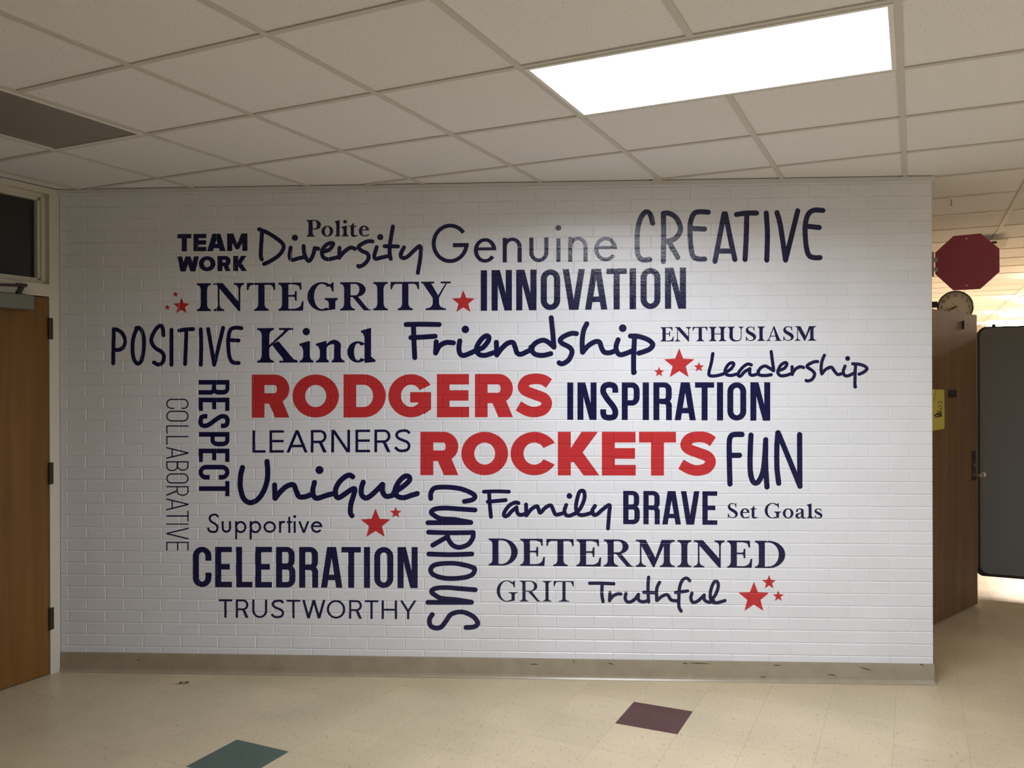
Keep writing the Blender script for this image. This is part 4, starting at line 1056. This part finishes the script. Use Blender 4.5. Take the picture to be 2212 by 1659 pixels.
def supp(c, w, h):
    xh = .615*h; s = 23
    if c == 'S': return stroke([(x*w, y*h) for x, y in [(.93,.86),(.80,.945),(.55,.955),(.28,.88),(.22,.74),(.34,.60),(.62,.50),(.86,.38),(.90,.20),(.76,.06),(.48,.045),(.22,.08),(.07,.22)]], s, 'round')
    if c == 'p': return [rect(0, -.35*h, s, xh)] + rr(0, -.02*h, w, xh+.01*h, w/2, xh*.52, s, s)
    if c == 't': return [rect(w*.30, 0, w*.30+s, h*.84), rect(0, xh-s*.9, w, xh)]
    if c == 'i': return [rect(0, 0, s, xh)] + disk(w/2, .86*h, 16)
    return sans(c, w, xh, s, s, 'L')
block('small navy word Supportive in light round sans letters', NV, N_, [('S',540,660),('u',695,797),('p',840,963),('p',998,1122),('o',1147,1282),('r',1315,1382),('t',1398,1455),('i',1473,1497),('v',1523,1643),('e',1660,1785)], (540,100,1785,100), (540,304,1785,306), supp)
# heavy red words
block('large red heavy capital word, upper one of the two red words', RD, F_, [('R',70,476),('O',510,1012),('D',1062,1518),('G',1546,2008),('E',2071,2419),('R',2482,2893),('S',2921,3333)], (70,697,3333,688), (70,1162,3333,1156), hv(137, 113))
block('large red heavy capital word, lower one of the two red words', RD, L_, [('R',-560,-150),('O',-117,388),('C',415,880),('K',926,1375),('E',1402,1768),('T',1803,2203),('S',2224,2654)], (-560,115,2654,114), (-560,582,2654,588), hv(140, 115))
# hand drawn capitals
script('navy word CREATIVE in tall hand-drawn capitals', NV, [(D_, CS, L) for L in [
 [[(300,237),(275,145),(232,113),(185,155),(150,240),(133,360),(133,500),(145,590),(195,634),(268,627)]],
 [[(416,130),(418,400),(415,650)], [(416,130),(480,130),(555,180),(597,270),(590,340),(530,410),(425,440)], [(487,460),(570,603)]],
 [[(900,117),(800,113),(745,135),(710,220),(703,330),(712,480),(735,590),(790,622),(862,624)], [(715,293),(860,300)]],
 [[(973,648),(1015,430),(1070,135)], [(1086,135),(1135,380),(1188,628)], [(1000,537),(1160,537)]],
 [[(1205,142),(1310,128),(1422,127)], [(1317,130),(1310,400),(1298,628)]],
 [[(1527,127),(1540,350),(1533,635)]],
 [[(1643,122),(1680,260),(1736,635)], [(1736,635),(1868,102)]],
 [[(2140,98),(2040,96),(1978,145),(1950,250),(1948,350),(1962,500),(1990,585),(2050,609),(2108,608)], [(1960,268),(2100,283)]]]], 56)
script('navy word POSITIVE in tall hand-drawn capitals', NV, [(E_, CS, L) for L in [
 [[(80,205),(76,400),(73,575)], [(80,207),(120,213),(175,255),(200,330),(185,395),(140,428),(82,430)]],
 [[(322,195),(355,192),(390,240),(406,330),(400,450),(375,550),(335,578),(298,530),(282,430),(290,310),(318,225),(345,192)]],
 [[(616,270),(608,195),(582,167),(535,205),(490,290),(490,350),(530,410),(595,450),(622,500),(605,565),(560,588),(512,565)]],
 [[(703,212),(703,590)]],
 [[(788,220),(870,207),(938,205)], [(864,215),(858,400),(850,582)]],
 [[(1020,207),(1025,400),(1020,590)]],
 [[(1100,205),(1130,380),(1165,590)], [(1165,590),(1262,190)]],
 [[(1460,195),(1390,190),(1340,215),(1318,300),(1318,400),(1330,500),(1362,562),(1430,571)], [(1325,322),(1428,328)]]]], 43)
script('navy word FUN in tall hand-drawn capitals', NV, [(M_, CS, L) for L in [
 [[(1085,678),(1080,500),(1077,250),(1090,170),(1130,144),(1215,143)], [(1080,368),(1188,368)]],
 [[(1312,150),(1305,300),(1303,500),(1322,625),(1358,668),(1405,635),(1450,500),(1472,200)], [(1472,200),(1470,450),(1485,710)]],
 [[(1612,670),(1593,500),(1592,280),(1603,125)], [(1606,124),(1720,400),(1842,702)], [(1838,145),(1840,700)]]]], 58)
script('navy word CURIOUS in hand-drawn capitals, turned sideways', NV, [(R_, 948/200, L) for L in [
 [[(145,222),(145,170),(175,120),(240,106),(350,108),(460,125),(560,165),(598,200),(570,235),(488,252)]],
 [[(598,340),(450,330),(300,320),(195,328),(150,358),(175,392),(250,428),(400,440),(555,467)], [(115,470),(555,468)], [(230,440),(400,458)]],
 [[(122,567),(350,573),(580,570)], [(578,570),(575,625),(530,690),(440,722),(370,700),(325,640),(315,590)], [(300,622),(165,700)]],
 [[(125,790),(350,797),(565,790)]],
 [[(590,935),(520,910),(400,888),(270,888),(180,905),(143,950),(170,1000),(260,1033),(370,1041),(500,1028),(570,1000),(595,955),(590,935)]],
 [[(600,1157),(450,1145),(300,1135),(190,1143),(152,1175),(190,1212),(260,1245),(400,1258),(560,1283)], [(115,1285),(562,1285)], [(240,1258),(400,1275)]],
 [[(160,1410),(132,1460),(140,1520),(190,1548),(250,1538),(300,1478),(350,1410),(430,1385),(510,1395),(590,1440),(625,1500),(590,1535),(505,1543)]]]], 50)
# handwritten words
HG = -1551.4
script('navy handwritten word Diversity, below Polite', NV, [(B_, CS, L) for L in [
 [[(130,215),(118,400),(118,470),(128,502)], [(98,176),(200,220),(320,300),(365,365),(320,450),(230,515),(152,552)]],
 [[(440,375),(428,470),(455,508),(520,492),(585,478)], (486,268,34)],
 [[(580,358),(590,450),(635,520),(680,460),(700,380)], [(700,380),(740,388)]],
 [[(790,420),(860,395),(900,340),(880,325),(825,345),(780,410),(790,475),(840,500),(905,490),(960,475)]],
 [[(968,378),(965,485)], [(975,470),(1030,410),(1090,375),(1135,388)]],
 [[(1325,308),(1270,308),(1195,345),(1175,375),(1210,410),(1270,440),(1282,490),(1240,550),(1185,580),(1170,572)]],
 [[(1370,370),(1345,460),(1360,495),(1430,480),(1500,465)], (1408,261,34)],
 [[(1545,147),(1515,330),(1510,430),(1522,497)], [(1455,360),(1600,362)]],
 [[(1665,372),(1630,445),(1645,485),(1700,475),(1780,400),(1840,360),(1845,450),(1830,560),(1815,648)]]]], 44)
script('navy handwritten word Friendship, largest handwritten word', NV, [(G_, CS, L) for L in [
 [[(37,155),(200,152),(393,155)], [(116,160),(122,350),(130,513)], [(88,297),(200,292),(350,282)]],
 [[(362,342),(355,463)], [(360,455),(400,385),(470,350),(548,354)]],
 [[(617,333),(607,400),(617,465),(655,490),(730,465),(800,430)], (677,208,41)],
 [[(790,435),(865,405),(920,340),(932,295),(905,277),(855,310),(805,385),(800,440),(830,480),(890,488),(960,468),(1010,450)]],
 [[(1012,348),(1017,485)], [(1017,485),(1065,420),(1130,360),(1190,350),(1215,400),(1235,460),(1275,477),(1340,450),(1400,420)]],
 [[(1385,420),(1430,360),(1510,325),(1570,345),(1635,400)], [(1605,82),(1622,250),(1635,397)], [(1385,400),(1395,440),(1440,480),(1520,488),(1600,470)]],
 [[(1878,254),(1820,252),(1735,288),(1702,325),(1725,360),(1800,400),(1830,450),(1800,530),(1750,570),(1712,580),(1690,568)]],
 [[(1990,147),(1956,220),(1940,330),(1943,455)], [(1945,455),(2000,390),(2070,345),(2125,345),(2150,410),(2180,455),(2240,460),(2292,440)]],
 [[(2328,320),(2306,390),(2316,450),(2351,482),(2421,465),(2501,430)], (2378,195,42)],
 [[(2506,290),(2496,500),(2496,675)], [(2461,280),(2551,285),(2651,320),(2704,370),(2671,420),(2601,450),(2551,465)], (2500,668,31)]]], 55)
script('navy handwritten word Leadership', NV, [(I_, CS, L) for L in [
 [[(400,470),(385,560),(357,680),(375,710),(450,707),(530,683)]],
 [[(520,682),(590,640),(625,590),(610,568),(570,585),(535,640),(540,690),(590,706),(660,690)]],
 [[(815,592),(775,583),(720,620),(672,690),(695,714),(745,665),(800,632)], [(800,640),(800,690),(830,704),(880,690)]],
 [[(888,680),(910,630),(960,604),(1010,625),(1055,655)], [(1030,448),(1045,560),(1058,652)], [(888,660),(900,698),(960,707),(1030,698)]],
 [[(1105,655),(1170,630),(1200,585),(1180,567),(1130,600),(1102,670),(1130,707),(1190,705),(1250,685)]],
 [[(1256,612),(1258,695)], [(1256,690),(1290,640),(1340,612),(1380,620)]],
 [[(1532,556),(1490,560),(1430,590),(1420,615),(1470,650),(1500,690),(1475,745),(1430,766),(1408,760)]],
 [[(1605,488),(1577,560),(1570,640),(1577,688)], [(1578,688),(1620,640),(1680,617),(1715,660),(1750,695),(1805,682)]],
 [[(1828,605),(1810,660),(1820,700),(1860,710),(1935,675)], (1857,522,27)],
 [[(1942,590),(1937,700),(1935,825)], [(1910,580),(1980,585),(2040,605),(2066,635),(2030,670),(1980,692)], (1938,828,20)]]], 36)
KJ = (670, 910)
script('navy handwritten word Unique, heaviest handwritten word', NV, [(J_, CS, L) for L in [
 [[(920,550),(900,640),(897,760),(930,880),(1000,930),(1090,890),(1160,780),(1193,640),(1185,485)]],
 [[(1267,738),(1272,882)], [(1275,882),(1330,812),(1400,752),(1470,737),(1500,800),(1530,862),(1590,867),(1665,842)]],
 [[(1698,712),(1680,790),(1690,858),(1730,882),(1810,857),(1890,835)], (1752,577,44)]]] + [(K_, CS, L) for L in [
 [[(460,600),(425,582),(370,605),(310,665),(275,740),(280,805),(310,826),(370,790),(440,742),(482,732),(470,800),(440,900),(435,990),(452,1020)]],
 [[(573,660),(555,720),(555,790),(600,830),(660,800),(740,725),(782,682)], [(783,682),(782,760),(820,810),(880,803),(930,780)]],
 [[(905,770),(1010,700),(1072,640),(1068,600),(1020,596),(955,660),(917,750),(940,808),(1010,826),(1090,802),(1157,782)]]]], 57)
script('navy handwritten word Family', NV, [(L_, CS, L) for L in [
 [[(127,762),(260,758),(397,762)], [(183,770),(190,900),(203,1033)], [(168,870),(260,862),(362,852)]],
 [[(500,885),(465,878),(400,912),(350,980),(345,1022),(380,1022),(430,970),(480,930)], [(478,935),(490,990),(520,1012),(580,1000)]],
 [[(582,900),(585,1018)], [(590,1012),(640,950),(700,918),(720,960),(738,988),(790,935),(850,910),(880,970),(905,1008),(960,1000),(1000,985)]],
 [[(1017,905),(998,960),(1010,1008),(1050,1022),(1115,995)], (1051,808,31)],
 [[(1110,1000),(1170,940),(1212,840),(1212,770),(1190,750),(1157,770),(1130,860),(1122,940),(1145,1000),(1190,1014),(1260,1000)]],
 [[(1328,915),(1298,965),(1310,1008),(1350,1005),(1420,945),(1485,907),(1480,1000),(1468,1160)], [(1255,1000),(1305,985)]]]], 43)
script('navy handwritten word Truthful', NV, [(P_, CS, L) for L in [
 [[(1220,600),(1350,600),(1480,606)], [(1355,605),(1352,720),(1365,798)]],
 [[(1440,702),(1435,788)], [(1438,780),(1470,740),(1520,715),(1558,716)]],
 [[(1612,708),(1605,770),(1640,805),(1700,780),(1747,720)], [(1747,720),(1748,780),(1800,800),(1850,785)]],
 [[(1857,535),(1850,650),(1857,800)], [(1805,697),(1930,703)]],
 [[(1975,590),(1945,660),(1945,785)], [(1950,785),(2000,742),(2060,725),(2100,780),(2165,790)]]]] + [(Q_, CS, L) for L in [
 [[(850,572),(815,545),(770,570),(740,650),(732,780),(735,860),(757,900)], [(697,700),(828,684)]],
 [[(875,707),(862,760),(885,806),(940,790),(1007,727)], [(1006,727),(1010,780),(1060,805),(1110,790)]],
 [[(1080,788),(1130,720),(1158,640),(1150,587),(1115,587),(1082,660),(1072,740),(1087,793),(1130,812),(1190,800),(1230,787)]]]], 37)
# stars
def star(label, origin, cx, cy, R, group='red painted stars'):
    pts = []
    for k in range(10):
        r_ = R if k % 2 == 0 else R*.43; t = math.pi/2 + k*math.pi/5
        pts.append((cx+r_*math.cos(t), cy-r_*math.sin(t)))
    poly = [(origin[0]+x/CS, origin[1]+y/CS) for x, y in pts]
    c = (origin[0]+cx/CS, origin[1]+cy/CS)
    tris = [[poly[9], poly[0], poly[1]], [poly[1], poly[2], poly[3]], [poly[3], poly[4], poly[5]], [poly[5], poly[6], poly[7]], [poly[7], poly[8], poly[9]], [poly[1], poly[3], poly[5], poly[7], poly[9]]]
    o = paint(tris, 'painted_star', RD, None, .0004)
    X, Z = on_wall(*c); o.data.transform(Matrix.Translation((-X, 0, -Z))); o.location = (X, 0, Z)
    tag(o, label, 'star', group)
star('red star just before the word INTEGRITY, largest of its three', A_, 210, 1008, 94)
star('tiny red star above the larger star before INTEGRITY', A_, 146, 880, 34)
star('tiny red star left of the larger star before INTEGRITY', A_, 58, 1022, 34)
star('red star between the words INTEGRITY and INNOVATION', C_, 405, 965, 130)
star('big red star under ENTHUSIASM, between two small stars', H_, 1437, 584, 173)
star('small red star beside the tail of Friendship, below the big star', H_, 1220, 669, 58)
star('small red star just before the word Leadership', H_, 1650, 616, 58)
star('big red star below the word Unique', O_, 757, 212, 170)
star('small red star upper right of the big star below Unique', O_, 975, 88, 66)
star('big red star beside the word Truthful', Q_, 1544, 757, 174)
star('medium red star above the big star beside Truthful', Q_, 1708, 590, 80)
star('smallest red star beside the big star past Truthful', Q_, 1808, 740, 62)
